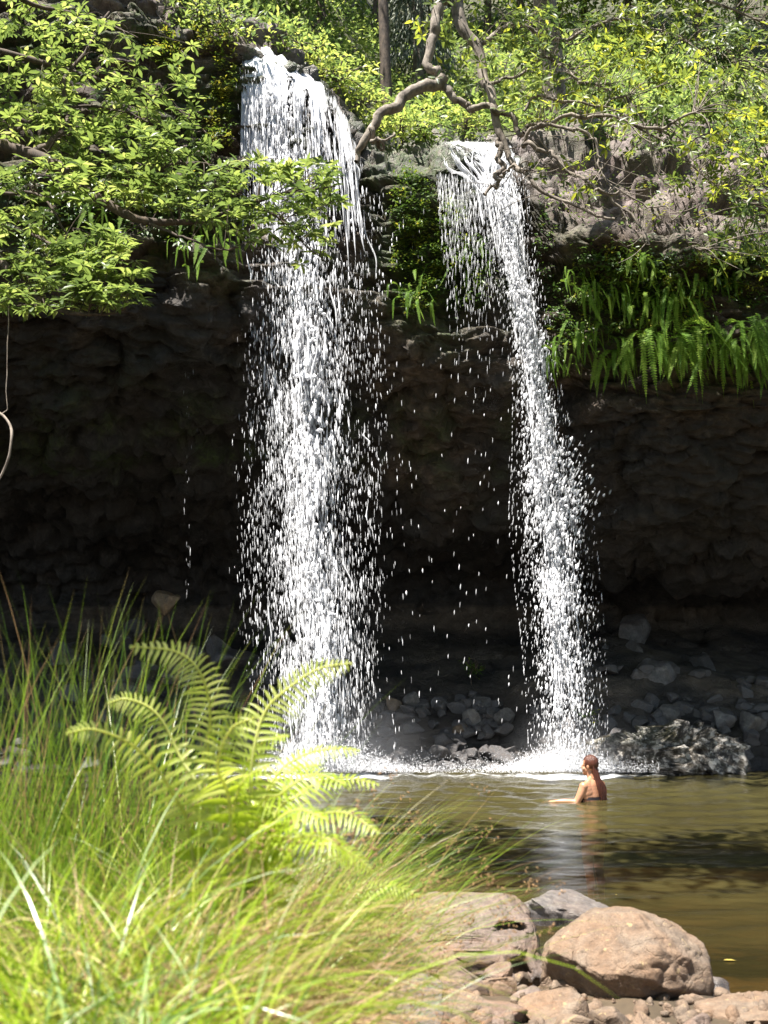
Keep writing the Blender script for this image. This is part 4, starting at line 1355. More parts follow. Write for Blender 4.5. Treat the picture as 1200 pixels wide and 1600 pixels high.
# ---- leafy tree leaning in from the left
r = R(31)
tx = at(-235, 1000, 10.2)
left_tree = thing('tree', 'leafy tree reaching in from the left with sunlit sprays of leaves', 'tree', (tx[0], 10.2, float(bank_z(tx[0], 10.2))))
bt = Bag()
z0 = left_tree.location.z
P = resample([(tx[0] - 0.2, 10.3, z0 - 0.3), (tx[0] - 0.1, 10.2, z0 + 1.6), (tx[0] + 0.05, 10.1, z0 + 3.6), (tx[0] + 0.25, 10.1, 5.2), (tx[0] + 0.2, 10.2, 7), (tx[0] + 0.7, 10.3, 9.2)], 40)
bt.add(*tube(P, np.linspace(0.2, 0.06, 40), 10))
fin(bt, 'trunk', M['bark_dark'], left_tree, None)
bb = Bag()
LB = []
tr = at(-190, 250, 10.15)
for k, (pts, rad) in enumerate([
    ([(-200, 190, 10.1), (-90, 205, 10.1), (0, 224, 10.0), (50, 240, 9.9), (100, 268, 9.8), (140, 302, 9.7), (185, 327, 9.6), (230, 347, 9.6), (285, 348, 9.7), (330, 338, 9.7), (400, 318, 9.8), (450, 300, 9.9), (525, 292, 10.0)], [15, 12, 10, 10, 8, 6, 4, 3, 1.5]),
    ([(50, 240, 9.9), (85, 218, 10.0), (106, 190, 10.2), (102, 130, 10.4), (140, 70, 10.6), (170, 20, 10.8)], [7, 5, 4, 3, 2]),
    ([(-200, 300, 10.1), (-60, 350, 9.7), (10, 418, 9.3), (50, 455, 9.1), (90, 482, 9.0), (150, 493, 8.9), (196, 484, 8.9)], [10, 8, 5, 4, 3, 1.5]),
    ([(-60, 350, 9.7), (30, 360, 9.4), (90, 385, 9.2), (150, 412, 9.1), (205, 405, 9.0)], [5, 3, 3, 2, 1]),
    ([(-160, 290, 10.1), (0, 300, 9.9), (50, 303, 9.8), (75, 318, 9.7), (105, 365, 9.6), (115, 355, 9.6)], [5, 3, 2.5, 2, 1.5, 1]),
    ([(230, 347, 9.6), (290, 372, 9.4), (340, 390, 9.3), (372, 386, 9.3)], [3, 2, 1.5, 1]),
    ([(-200, 60, 10.2), (-60, 70, 10.4), (60, 95, 10.6), (160, 130, 10.7), (260, 160, 10.7), (330, 215, 10.6)], [9, 7, 5, 4, 3, 1]),
    ([(-200, -60, 10.2), (-60, -40, 10.4), (60, 10, 10.8), (150, 30, 11.0), (215, 60, 11.0)], [8, 6, 4, 3, 1]),
    ([(140, 302, 9.7), (200, 290, 9.9), (280, 255, 10.1), (360, 262, 10.2)], [4, 3, 2, 1]),
    ([(400, 318, 9.8), (440, 345, 9.7), (480, 385, 9.6), (510, 410, 9.6)], [2, 1.6, 1.2, 0.8]),
    ([(0, 224, 10.0), (60, 185, 10.2), (150, 165, 10.3), (230, 190, 10.3)], [5, 3, 2, 1]),
]):
    LB.append(branch(bb, pts, rad, 30, 0.05, k))
branch(bb, [(-235, 420, 10.2), (-200, 190, 10.1)], [14, 13], 6)
branch(bb, [(-235, 420, 10.2), (-200, 300, 10.1)], [12, 10], 6)
pts_b = np.concatenate(LB)
blobs = [  # px, py, rx, ry, Y, count
    (60, 40, 90, 50, 10.8, 60), (150, 75, 90, 45, 10.9, 50), (40, 130, 80, 55, 10.5, 60), (150, 160, 90, 55, 10.4, 80), (240, 165, 70, 45, 10.6, 55),
    (70, 200, 80, 40, 10.1, 45), (180, 235, 90, 40, 10.0, 70), (280, 225, 60, 38, 10.4, 45), (60, 275, 80, 35, 9.8, 45), (160, 290, 70, 28, 9.7, 40),
    (240, 300, 80, 28, 9.8, 55), (320, 285, 60, 28, 9.9, 36), (400, 268, 55, 22, 10.1, 34), (470, 272, 55, 26, 10.0, 38), (345, 330, 60, 24, 9.6, 30),
    (430, 330, 60, 26, 9.7, 34), (500, 320, 38, 38, 9.9, 30), (470, 380, 50, 34, 9.6, 26), (400, 370, 34, 18, 9.5, 12),
    (150, 378, 60, 24, 9.2, 46), (80, 410, 70, 30, 9.2, 55), (165, 425, 62, 32, 9.0, 60), (110, 462, 70, 24, 9.0, 46), (30, 465, 40, 24, 9.1, 22), (195, 462, 34, 22, 8.9, 20), (30, 350, 50, 26, 9.5, 24),
    (-60, 120, 60, 120, 10.3, 50), (-60, 380, 60, 90, 9.6, 40), (290, 110, 40, 40, 10.8, 14)]
wp, wa = [], []
for (bxp, byp, rx, ry, Y, cnt) in blobs:
    for _ in range(int(cnt * (0.72 if byp < 190 else 0.8 if bxp > 380 else 1.1))):
        a, q_ = r.uniform(0, 6.28), math.sqrt(r.rand())
        p = at(bxp + rx * q_ * math.cos(a), byp + ry * q_ * math.sin(a), Y + r.normal() * 0.28)
        nb = pts_b[np.argsort(((pts_b - p) ** 2).sum(1))[r.randint(0, 6)]]
        if np.linalg.norm(nb - p) > 0.02:
            d = twig_to(bb, nb, p, 0.005, 0.0025, r, 0.04) if r.rand() < 0.45 else (p - nb) / np.linalg.norm(p - nb)
        wp.append(p)
        wa.append(d)
wp, wa = np.array(wp), np.array(wa)
P, Mx, S = whorl_leaves(wp, wa, r, (6, 10), (0.072, 0.132), 0.32, 0.8)
rl = np.clip(0.45 + 1.0 * fbm(P, 1.3, 3) + r.normal(size=len(P)) * 0.24, 0, 1)
branch(bb, [(-200, -60, 10.2), (-100, -260, 9.8), (100, -420, 9.2), (350, -520, 8.6), (700, -560, 8.0)], [12, 10, 8, 6, 2], 30, 0.08, 60)
hp, hM, hS, _, _ = crown_leaves(r, 5200, 70, (2.9, 1.55, 0.9), (0.12, 0.2))
hp = hp + np.array([0.15, 7.75, 9.3])
hp_ok = project(hp)[1] < -25
P, Mx, S = np.concatenate([P, hp[hp_ok]]), np.concatenate([Mx, hM[hp_ok]]), np.concatenate([S, hS[hp_ok]])
rl = np.concatenate([rl, np.clip(0.4 + r.normal(size=hp_ok.sum()) * 0.15, 0, 1)])
fin(bb, 'branches', M['bark_dark'], left_tree, None)
split_leaves('leaf', left_tree, P, Mx, S, LEAF8, M['leaf_left'], rl)

# ---- twisted tree hanging over the lip on the right
r = R(32)
rt = np.array([3.4, 20.6])
rtz = hill_z(rt[0], rt[1])
right_tree = thing('tree', 'twisted bare-limbed tree with crooked branches hanging over the right fall', 'tree', (rt[0], rt[1], rtz))
bt = Bag()
top = at(745, -150, 15.2)
P = resample([(rt[0], rt[1], rtz - 0.4), (rt[0] - 0.2, rt[1] - 0.4, rtz + 1.6), (2.6, 18.6, 15.6), (2.0, 16.8, 16.2), tuple(at(790, -230, 15.6)), tuple(top), tuple(at(725, -60, 15.0))], 50)
bt.add(*tube(P, np.linspace(0.24, 0.13, 50), 10))
fin(bt, 'trunk', M['bark'], right_tree, None)
bb = Bag()
RB = []
for k, (pts, rad) in enumerate([
    ([(725, -70, 15.0), (700, -20, 14.8), (690, 10, 14.7), (672, 55, 14.6), (680, 105, 14.5), (690, 126, 14.5)], [16, 15, 11, 9, 9]),
    ([(692, 122, 14.5), (650, 142, 14.4), (605, 172, 14.3), (575, 205, 14.2), (558, 252, 14.2)], [13, 12, 11, 9, 5]),
    ([(575, 205, 14.2), (590, 225, 14.15), (612, 212, 14.1)], [5, 4, 2]),
    ([(688, 122, 14.5), (710, 155, 14.5), (735, 168, 14.5), (770, 170, 14.5), (800, 188, 14.5), (818, 212, 14.5)], [9, 8, 7, 6, 5]),
    ([(725, -70, 15.0), (715, 20, 14.9), (742, 75, 14.8), (758, 130, 14.7), (774, 190, 14.6), (788, 228, 14.5), (815, 265, 14.4), (850, 300, 14.3), (905, 325, 14.2), (965, 342, 14.1)], [16, 13, 11, 10, 9, 7, 5, 4, 3, 2]),
    ([(782, 215, 14.5), (782, 255, 14.4), (776, 285, 14.3), (755, 303, 14.2)], [7, 6, 5, 1.5]),
    ([(778, 275, 14.3), (805, 262, 14.3), (830, 262, 14.3)], [3, 2, 1]),
    ([(818, 212, 14.5), (838, 196, 14.5), (880, 180, 14.5), (940, 182, 14.4), (1000, 195, 14.3), (1060, 188, 14.2), (1090, 172, 14.2)], [5, 5, 4, 3.5, 3, 2]),
    ([(820, 222, 14.5), (850, 195, 14.3), (900, 205, 14.2), (930, 220, 14.1), (932, 258, 14.0), (950, 298, 13.9)], [4, 4, 3.5, 3, 2, 1]),
    ([(815, 228, 14.5), (840, 228, 14.3), (880, 258, 14.2), (930, 300, 14.1), (985, 335, 14.0), (1012, 382, 13.9)], [5, 4, 4, 3, 2.5, 1.5]),
    ([(930, 300, 14.1), (990, 310, 14.0), (1050, 340, 13.9), (1090, 390, 13.9)], [3, 2, 1.5, 1]),
    ([(905, 130, 14.8), (960, 145, 14.7), (990, 175, 14.6), (1030, 260, 14.5), (1065, 330, 14.4)], [3, 3, 2, 2, 1]),
    ([(758, 130, 14.7), (800, 120, 14.9), (860, 95, 15.0), (905, 130, 14.8)], [4, 3, 3, 2]),
    ([(742, 75, 14.8), (800, 40, 15.2), (880, 60, 15.4), (960, 30, 15.5), (1060, 60, 15.5), (1150, 100, 15.5)], [6, 5, 4, 3, 2, 1]),
    ([(815, 175, 14.5), (870, 150, 14.6), (950, 175, 14.7), (1050, 230, 14.6), (1130, 300, 14.5), (1160, 330, 14.5)], [3, 3, 2.5, 2, 1.5, 1]),
    ([(700, -20, 14.8), (760, -60, 15.2), (900, -50, 15.4), (1050, -20, 15.5), (1200, 40, 15.5)], [8, 7, 6, 4, 2]),
]):
    RB.append(branch(bb, pts, [q_ * 0.8 for q_ in rad], 44, 0.17, 40 + k))
pts_b = np.concatenate(RB)
# fine bare twigs
cand = pts_b[(project(pts_b)[0] > 800)]
for k in range(95):
    a = cand[r.randint(len(cand))]
    d = r.normal(size=3) * np.array([1, 0.5, 0.6]) + np.array([0.5, -0.1, -0.15])
    b_ = a + d / np.linalg.norm(d) * r.uniform(0.25, 0.85)
    m1 = twig_to(bb, a, b_, 0.008, 0.0035, r, -0.05, 9)
    if r.rand() < 0.7:
        twig_to(bb, a + (b_ - a) * 0.55, b_ + r.normal(size=3) * 0.25, 0.005, 0.0025, r, 0.0, 7)
blobs = [(760, 40, 120, 50, 15.0, 60), (900, 60, 120, 60, 15.2, 110), (1050, 60, 120, 60, 15.2, 120), (1150, 120, 80, 90, 15.0, 90), (860, 140, 110, 50, 14.7, 60), (1000, 150, 110, 50, 14.8, 75),
         (1160, 250, 60, 90, 14.6, 60), (1180, 370, 40, 60, 14.4, 28), (960, 210, 60, 30, 14.4, 12), (1080, 250, 60, 60, 14.5, 22), (720, 120, 60, 40, 14.8, 16), (900, 270, 80, 40, 14.3, 10), (1120, 400, 40, 40, 14.2, 8),
         (900, -100, 300, 90, 15.4, 150), (1260, 100, 60, 200, 15.2, 80)]
wp, wa = [], []
for (bxp, byp, rx, ry, Y, cnt) in blobs:
    for _ in range(int(cnt * 1.35)):
        a, q_ = r.uniform(0, 6.28), math.sqrt(r.rand())
        p = at(bxp + rx * q_ * math.cos(a), byp + ry * q_ * math.sin(a), Y + r.normal() * 0.4)
        nb = pts_b[np.argsort(((pts_b - p) ** 2).sum(1))[r.randint(0, 5)]]
        d = (p - nb) / max(np.linalg.norm(p - nb), 1e-3)
        if r.rand() < 0.5:
            d = twig_to(bb, nb, p, 0.007, 0.003, r, 0.05)
        wp.append(p)
        wa.append(d)
P, Mx, S = whorl_leaves(np.array(wp), np.array(wa), r, (4, 8), (0.075, 0.15), 0.3, 0.5)
rl = np.clip(0.42 + 1.0 * fbm(P, 0.9, 2) + r.normal(size=len(P)) * 0.25, 0, 1)
fin(bb, 'branches', M['bark'], right_tree, None)
split_leaves('leaf', right_tree, P, Mx, S, LEAF8, M['leaf_right'], rl)

# ---- vine hanging at the left
vb = Bag()
branch(vb, [(14, 440, 9.2), (13, 520, 9.2), (10, 600, 9.2), (12, 640, 9.2)], [0.8, 0.8, 0.8, 0.6], 16, 0.01)
branch(vb, [(-40, 640, 9.2), (0, 646, 9.2), (17, 668, 9.15), (17, 700, 9.1), (8, 728, 9.1), (-10, 760, 9.1), (-60, 800, 9.1), (-200, 760, 9.6)], [2.4, 2.4, 2.2, 2, 2, 2, 2, 2], 30, 0.01)
branch(vb, [(12, 640, 9.2), (4, 646, 9.2)], [0.6, 1.2], 5)
vine = link('vine', vb.mesh('vine', M['twig']))
tag(vine, 'thin reddish vine looping down at the left edge before the dark cave', 'vine')

# ------------------------------------------------------------------ forest on the hill
FT = 'trees and shrubs on the hill above the falls'


def plant(name, label, cat, x, Y, h, ext, n, clumps, size, mat, seed, tone=0.45, bark='bark_dark', group=FT, z=None, trunk_r=0.12, noisy=0.16):
    r_ = R(seed)
    z = hill_z(x, Y) if z is None else z
    root = thing(name, label, cat, (x, Y, z), group)
    p, Mx, S, cc, k = crown_leaves(r_, n, clumps, ext, size)
    cz = h - ext[2] * 0.8
    p = p + np.array([0, 0, cz])
    ok = p[:, 2] > 0.02
    p, Mx, S, k = p[ok], Mx[ok], S[ok], k[ok]
    V, F = scatter(LEAF5[0], LEAF5[1], p, Mx, S)
    ct = r_.normal(size=clumps) * noisy
    rn = np.clip(tone + ct[k] + r_.normal(size=len(p)) * 0.15, 0, 1)
    link('crown', mesh('crown', V, F, {'rnd': np.repeat(rn, 5)}, True, mat), root, kind='stuff')
    b = Bag()
    P = resample([(0, 0, -0.4), (r_.normal() * 0.1, r_.normal() * 0.1, cz * 0.5), (r_.normal() * 0.2, 0, max(cz, 0.3))], 12)
    b.add(*tube(P, np.linspace(trunk_r, trunk_r * 0.5, 12), 7))
    for c_ in cc[: min(clumps, 16)]:
        twig_to(b, P[6 + r_.randint(6)], c_ + np.array([0, 0, cz]), trunk_r * 0.35, 0.012, r_, 0.1)
    link('trunk', b.mesh('trunk', M[bark]), root)
    return root


def at_hill(px, py):
    """hill position whose ground is seen at that pixel"""
    for Y in np.arange(19.6, 60, 0.25):
        p = at(px, py, Y)
        if p[2] <= hill_z(p[0], Y) and Y > f_face(p[0]) + 2.2:
            return p[0], Y
    return at(px, py, 45)[0], 45.0


# low sunlit shrubs and grass right behind the lip
shrubs = [
    (300, 50, 0.9, 'bright yellow-green shrub on the rock brow left of the left fall', 0.85), (345, 62, 0.8, 'yellow-green shrub beside the very top of the left fall', 0.9), (275, 20, 1.0, 'pale green shrub on the rock above the yellow moss', 0.75),
    (425, 84, 0.7, 'low leafy shrub just above the lip of the left fall', 0.85), (465, 98, 0.8, 'small sunlit bush right of the left fall lip', 0.95), (498, 122, 0.8, 'second bush down along the sloping lip of the left fall', 0.9),
    (530, 150, 0.9, 'sunlit bush half way down the slope between the falls', 0.95), (560, 188, 0.8, 'yellowish bush behind the crooked left branch', 1.0), (590, 220, 0.7, 'leafy tuft under the tip of the crooked left branch', 0.85),
    (630, 232, 0.7, 'low yellow bush next to the lip of the right fall', 0.95), (665, 228, 0.6, 'little leafy tuft touching the left end of the right fall lip', 0.8), (740, 205, 0.8, 'pale dry bush behind the right fall lip', 0.75),
    (840, 222, 0.8, 'green bush above the bare rock shoulder on the right', 0.6), (930, 225, 0.8, 'spreading green bush over the middle of the rock shoulder', 0.6),
    (1030, 235, 1.0, 'green bush at the upper right of the rock shoulder', 0.65), (1130, 260, 1.2, 'bushy green shrub near the right frame edge above the ferns', 0.55), (1200, 290, 1.2, 'dense green shrub at the right frame edge above the ferns', 0.5)]
for i, (px, py, h, lab, tone) in enumerate(shrubs):
    s_, nrm = on_cliff(px, py)
    plant('shrub', lab, 'shrub', s_[0], s_[1] + 0.15, h, (h * 0.7, h * 0.5, h * 0.5), 420, 16, (0.06, 0.15), M['leaf_far'], 800 + i, tone - 0.12, trunk_r=0.025, z=s_[2] - 0.08)
# ground cover all over the slope, too much to count
r = R(799)
n = 36000
ux, uy = r.uniform(-9, 9, n), 1.2 + 11 * r.rand(n) ** 1.3
ucl = fbm(np.stack([ux, uy, ux * 0], 1), 0.9, 3)
ok = ucl + r.normal(size=n) * 0.15 > -0.12
ux, uy, ucl = ux[ok], uy[ok], ucl[ok]
uF = f_face(ux) + 1.9
up_ = np.stack([ux, uF + uy, f_top(ux) - 0.25 + uy * 0.80 + 0.1 + np.abs(r.normal(size=len(ux))) * (0.2 + 0.5 * np.clip(ucl + 0.1, 0, 1))], 1)
V, F = scatter(LEAF5[0], LEAF5[1], up_, frames(r.normal(size=up_.shape) * np.array([1, 1, 0.6]) + np.array([0, -0.4, 0.2]), np.array([0, -0.3, 1.0]) + r.normal(size=up_.shape) * 0.5), r.uniform(0.10, 0.24, len(ux)))
ug = link('undergrowth', mesh('undergrowth', V, F, {'rnd': np.repeat(np.clip(0.62 + 0.6 * ucl + r.normal(size=len(ux)) * 0.15, 0, 1), 5)}, True, M['leaf_far']), kind='stuff')
trees = [
    (-60, -60, 5.5, (2.6, 2.2, 2.6), 'dark leafy tree on the hill at the far left behind the near branches', 0.4), (90, -70, 4.8, (2.2, 2.0, 2.2), 'leafy tree above the pinkish rock at the upper left', 0.5),
    (280, -30, 4.0, (1.6, 1.5, 1.8), 'bright tree directly above the top of the left fall', 0.7), (400, 20, 4.5, (1.7, 1.6, 2.0), 'shaded green tree behind the left fall lip', 0.42),
    (500, 45, 4.6, (1.6, 1.5, 2.1), 'dim forest tree over the gap between the two falls', 0.38), (580, 60, 5.2, (1.4, 1.4, 2.4), 'dark forest tree left of the grey weeping tree', 0.3),
    (770, 80, 5.0, (1.9, 1.6, 2.2), 'green tree behind the crooked trunk over the right fall', 0.5), (880, 70, 4.6, (2.0, 1.6, 2.1), 'sunny yellow-green tree above the right rock shoulder', 0.72),
    (1000, 80, 5.0, (2.1, 1.6, 2.2), 'broad sunny tree at the upper right', 0.7), (1120, 90, 5.0, (2.1, 1.6, 2.2), 'yellow-green tree in the upper right corner', 0.66), (1260, 110, 5.4, (2.3, 1.8, 2.4), 'leafy tree just beyond the right frame edge', 0.5)]
for i, (px, py, h, ext, lab, tone) in enumerate(trees):
    x, Y = at_hill(px, max(py, 0) + 20)
    Y += 1.6
    plant('tree', lab, 'tree', x, Y, h, ext, 3000, 40, (0.12, 0.24), M['leaf_far'], 840 + i, tone + 0.15)
for i in range(15):
    px = -100 + 100 * i
    x, Y = at(px, 0, 31)[0], 28 + (i % 3) * 1.6
    plant('tree', 'distant dark tree high on the hill behind the nearer trees, ' + (ORD[i] if i < 12 else ('third from right', 'second from right', 'rightmost')[i - 12]), 'tree', x, Y, 8.5, (2.6, 2.0, 4.2), 2600, 40, (0.18, 0.34), M['leaf_far'], 880 + i, 0.5, group='distant trees on the hill')
for i in range(13):  # unseen trees added to keep sky light out of the cave
    a_ = math.radians(-115 + 230 * i / 12)
    x, Y = 14.5 * math.sin(a_), 6 - 15 * math.cos(a_)
    plant('tree', 'tall unseen rainforest tree added on the near side to block sky light', 'tree', x, Y, 19 + 2 * (i % 3), (4.6, 4.0, 8.5), 2300, 44, (0.4, 0.8), M['leaf_far'], 920 + i, 0.4, group='added sky-blocking trees round the near side of the glade', z=float(bank_z(x, Y)), trunk_r=0.3)
x, Y = at(606, 60, 21.5)[0], 21.5
plant('tree', 'tree with a dark straight trunk rising at the top centre of the lip', 'tree', x, Y, 10.5, (2.2, 1.8, 2.4), 1800, 30, (0.14, 0.26), M['leaf_far'], 861, 0.5, trunk_r=0.13)
# grey weeping tree in the middle
x, Y = at_hill(655, 165)
gt = thing('tree', 'grey-green weeping tree with hanging foliage between the two falls', 'tree', (x, Y + 0.8, hill_z(x, Y + 0.8)), FT)
r = R(860)
b = Bag()
P = resample([(0, 0, -0.3), (0.05, 0, 1.2), (-0.05, 0, 2.6), (0, 0, 4.6)], 20)
b.add(*tube(P, np.linspace(0.2, 0.08, 20), 8))
link('trunk', b.mesh('trunk', M['bark']), gt)
n = 5200
th = r.uniform(0, 6.28, n)
zz = 0.5 + 3.6 * r.rand(n)
rad = (0.25 + 0.75 * r.rand(n) ** 0.5) * (1.0 - 0.16 * zz)
str_ = np.round(th * 5) / 5 + r.normal(size=n) * 0.05
p = np.stack([rad * np.cos(str_), rad * np.sin(str_), zz], 1)
V, F = scatter(LEAF5[0] * np.array([1, 0.45, 1]), LEAF5[1], p, frames(np.stack([np.cos(str_) * 0.35, np.sin(str_) * 0.35, -np.ones(n)], 1) + r.normal(size=(n, 3)) * 0.2, r.normal(size=(n, 3))), r.uniform(0.12, 0.26, n))
link('crown', mesh('crown', V, F, {'rnd': np.repeat(np.clip(0.45 + r.normal(size=n) * 0.25, 0, 1), 5)}, True, M['leaf_grey']), gt, kind='stuff')


# ------------------------------------------------------------------ creepers and ferns on the cliff
def creeper(label, pts, n, size, seed, tone=0.5, mat='moss_leaf', hang=0.6, out=0.10, group='plants clinging to the wet cliff'):
    """small leaves over a patch of cliff given by photograph ellipses (px,py,rx,ry)"""
    r_ = R(seed)
    P, X, Nn, S, T = [], [], [], [], []
    wts = np.array([p[2] * p[3] for p in pts], float)
    for i in range(n):
        e = pts[r_.choice(len(pts), p=wts / wts.sum())]
        a, q_ = r_.uniform(0, 6.28), math.sqrt(r_.rand())
        px, py = e[0] + e[2] * q_ * math.cos(a), e[1] + e[3] * q_ * math.sin(a)
        if fbm(np.array([[px / 30.0, py / 30.0, seed]]), 1, 2)[0] < -0.16:
            continue
        s, nrm = on_cliff(px, py)
        P.append(s + np.array([r_.normal() * 0.03, -abs(r_.normal()) * out, r_.normal() * 0.03]))
        X.append(np.array([r_.normal() * 0.7, -0.5 - r_.rand() * 0.6, 0.3 - hang * r_.rand() * 1.6]))
        Nn.append(np.array([0, -0.5, 0.9]) + r_.normal(size=3) * 0.35)
        S.append(r_.uniform(*size))
    P, S = np.array(P), np.array(S)
    base = P.mean(0)
    V, F = scatter(LEAF5[0], LEAF5[1], P - base, frames(np.array(X), np.array(Nn)), S)
    rn = np.clip(tone + 0.7 * fbm(P, 3, 2) + r_.normal(size=len(P)) * 0.15, 0, 1)
    root = thing('creeper', label, 'creeper', base, group)
    link('foliage', mesh('foliage', V, F, {'rnd': np.repeat(rn, 5)}, True, M[mat]), root, kind='stuff')


creeper('thick dark green creeper curtain between the two falls, just right of the left fall', [(645, 330, 36, 60), (652, 420, 40, 75), (630, 280, 25, 20)], 4200, (0.04, 0.10), 61, 0.62)
creeper('soft green plant mat behind the thin veil left of the right fall', [(725, 430, 48, 65), (705, 370, 30, 50)], 2600, (0.05, 0.11), 62, 0.55)
creeper('narrow green strip of leaves along the right side of the right fall', [(850, 400, 16, 70), (868, 500, 18, 60), (860, 560, 20, 30)], 900, (0.04, 0.10), 63, 0.35)
creeper('yellow-green moss clump hanging on the rock left of the left fall', [(258, 80, 24, 35), (345, 190, 20, 60), (352, 120, 18, 50), (330, 60, 25, 25)], 1700, (0.05, 0.11), 64, 0.85)
creeper('dark leaves covering the rock under the left tree', [(300, 330, 60, 60), (330, 260, 35, 60), (180, 330, 80, 50), (60, 330, 70, 60)], 2600, (0.06, 0.14), 65, 0.4, hang=1.0)
creeper('small green tufts scattered over the right cliff wall above the hanging ferns', [(960, 430, 70, 40), (1080, 440, 80, 50), (1170, 430, 40, 60), (920, 500, 60, 40), (1000, 470, 90, 50), (960, 420, 70, 30)], 5200, (0.05, 0.12), 66, 0.66, hang=0.9)
creeper('scattered small leaves over the bare rock shoulder right of the right fall', [(960, 300, 90, 60), (1080, 320, 90, 60), (1000, 390, 110, 30), (880, 300, 40, 40)], 1100, (0.05, 0.12), 68, 0.65)
creeper('leafy mat on the cliff beyond the right frame edge', [(1245, 430, 40, 60)], 900, (0.05, 0.12), 69, 0.6)
creeper('trailing tuft of leaves at the right frame edge above the ferns', [(1180, 300, 40, 50), (1150, 380, 50, 40)], 900, (0.05, 0.13), 67, 0.6)


def frond_mesh(seed, length=1.0, pairs=26, width=0.085, droop=1.0, hang=True):
    """one hanging sword fern frond: springs out, then hangs; pinnae in pairs along the rib"""
    r_ = R(seed)
    n = pairs + 2
    s = np.linspace(0, 1, n)
    ang = 0.5 - droop * 2.0 * np.clip(s * 2.2, 0, 1) ** 0.8 * 0.95
    ang = np.maximum(ang, -1.52)
    st = length / (n - 1)
    x = np.cumsum(np.cos(ang)) * st
    z = np.cumsum(np.sin(ang)) * st
    sway = 0.05 * length * r_.normal() * s ** 2
    P = np.stack([sway, -x, z], 1)
    T = np.gradient(P, axis=0)
    T /= np.linalg.norm(T, axis=1)[:, None]
    b = Bag()
    b.add(*tube(P, np.linspace(0.005, 0.0015, n), 4), a=0.3)
    prof = np.sin(np.clip(s * 1.02 + 0.06, 0, 1) ** 0.75 * math.pi) ** 0.55
    side0 = np.array([1.0, 0, 0])
    tw = r_.normal() * 0.6
    for i in range(1, n - 1):
        nrm = np.cross(side0, T[i])
        nrm /= np.linalg.norm(nrm)
        sd = side0 * math.cos(tw) + nrm * math.sin(tw)
        for sg in (-1, 1):
            w = width * prof[i] * r_.uniform(0.85, 1.1)
            d = sd * sg * 0.92 + T[i] * 0.38 - nrm * 0.12 + r_.normal(size=3) * 0.05
            a_ = P[i] + T[i] * st * 0.42
            c_ = P[i] - T[i] * st * 0.42
            tip = P[i] + d * w
            mid1, mid2 = (a_ + tip) / 2 + T[i] * st * 0.25, (c_ + tip) / 2 - T[i] * st * 0.05
            b.add([a_, mid1, tip, mid2, c_], np.array([(0, 1, 4), (1, 3, 4), (1, 2, 3)]), 0.35 + 0.3 * r_.rand() + 0.25 * s[i])
    b.a = [np.clip(a_ + (seed % 5 - 2) * 0.13, 0, 1) for a_ in b.a]
    return b.mesh('frond', M['fern'])


FR = [frond_mesh(k, 1.0, 32, 0.052 + 0.012 * (k % 3), 0.9 + 0.25 * (k % 2)) for k in range(10)]


def hanging_fern(px, py, n, lmin, lmax, label, seed, group):
    r_ = R(seed)
    s, nrm = on_cliff(px, py)
    root = thing('fern', label, 'fern', s + np.array([0, -0.02, 0]), group)
    for k in range(n):
        o = link('frond', FR[r_.randint(10)], root)
        L = r_.uniform(lmin, lmax)
        o.scale = (L * r_.uniform(0.85, 1.15),) * 1 + (L, L)
        o.rotation_euler = (r_.normal() * 0.15, r_.normal() * 0.12, r_.uniform(-1.15, 1.15))
        o.location = (r_.normal() * 0.17, -0.04 - 0.14 * r_.rand(), r_.normal() * 0.12)


HF_ = 'hanging ferns under the right rock shoulder'
ferns = [
    (900, 505, 9, 0.4, 0.7, 'short fern beside the right fall at the left end of the hanging ferns'), (935, 470, 8, 0.35, 0.6, 'fern tuft above the left end of the hanging ferns'),
    (950, 540, 10, 0.5, 0.8, 'fern with medium fronds just left of the longest hanging fronds'), (1010, 520, 10, 0.7, 1.25, 'fern with the long bluish-green fronds hanging lowest in the middle'),
    (1000, 420, 8, 0.35, 0.6, 'bushy upright fern highest on the rock shoulder'), (1040, 480, 10, 0.6, 1.0, 'fern with broad yellow-green fronds in the middle of the row'),
    (1060, 515, 10, 0.7, 1.2, 'fern with long straight fronds right of the middle'), (1100, 505, 10, 0.7, 1.25, 'fern with long curved fronds near the right of the row'),
    (1140, 520, 9, 0.6, 1.15, 'fern whose fronds point right at the lower right of the row'), (1190, 500, 9, 0.5, 0.8, 'fern cut by the right frame edge'),
    (1165, 545, 9, 0.5, 0.9, 'fern hanging lowest at the right end of the row'), (1120, 440, 8, 0.35, 0.6, 'small fern beside the twigs on the upper right wall'), (905, 440, 8, 0.3, 0.5, 'little dark fern under the rock brow next to the right fall'),
    (975, 470, 8, 0.4, 0.7, 'fern tuft on the rock above the middle of the row'), (1085, 450, 7, 0.35, 0.6, 'small fern on the bare brown wall above the long fronds'), (880, 540, 6, 0.3, 0.55, 'small dark fern touching the right fall'), (1240, 510, 8, 0.5, 0.9, 'fern just beyond the right frame edge'), (1282, 500, 8, 0.4, 0.8, 'last fern of the row, farthest beyond the right frame edge')]
for i, f in enumerate(ferns):
    hanging_fern(f[0], f[1] + (16 if f[1] > 490 else -4), f[2] + 16, f[3] * 0.8, f[4] * 1.15, f[5], 70 + i, HF_)
HL = 'ferns hanging on the wet rock near the left fall'
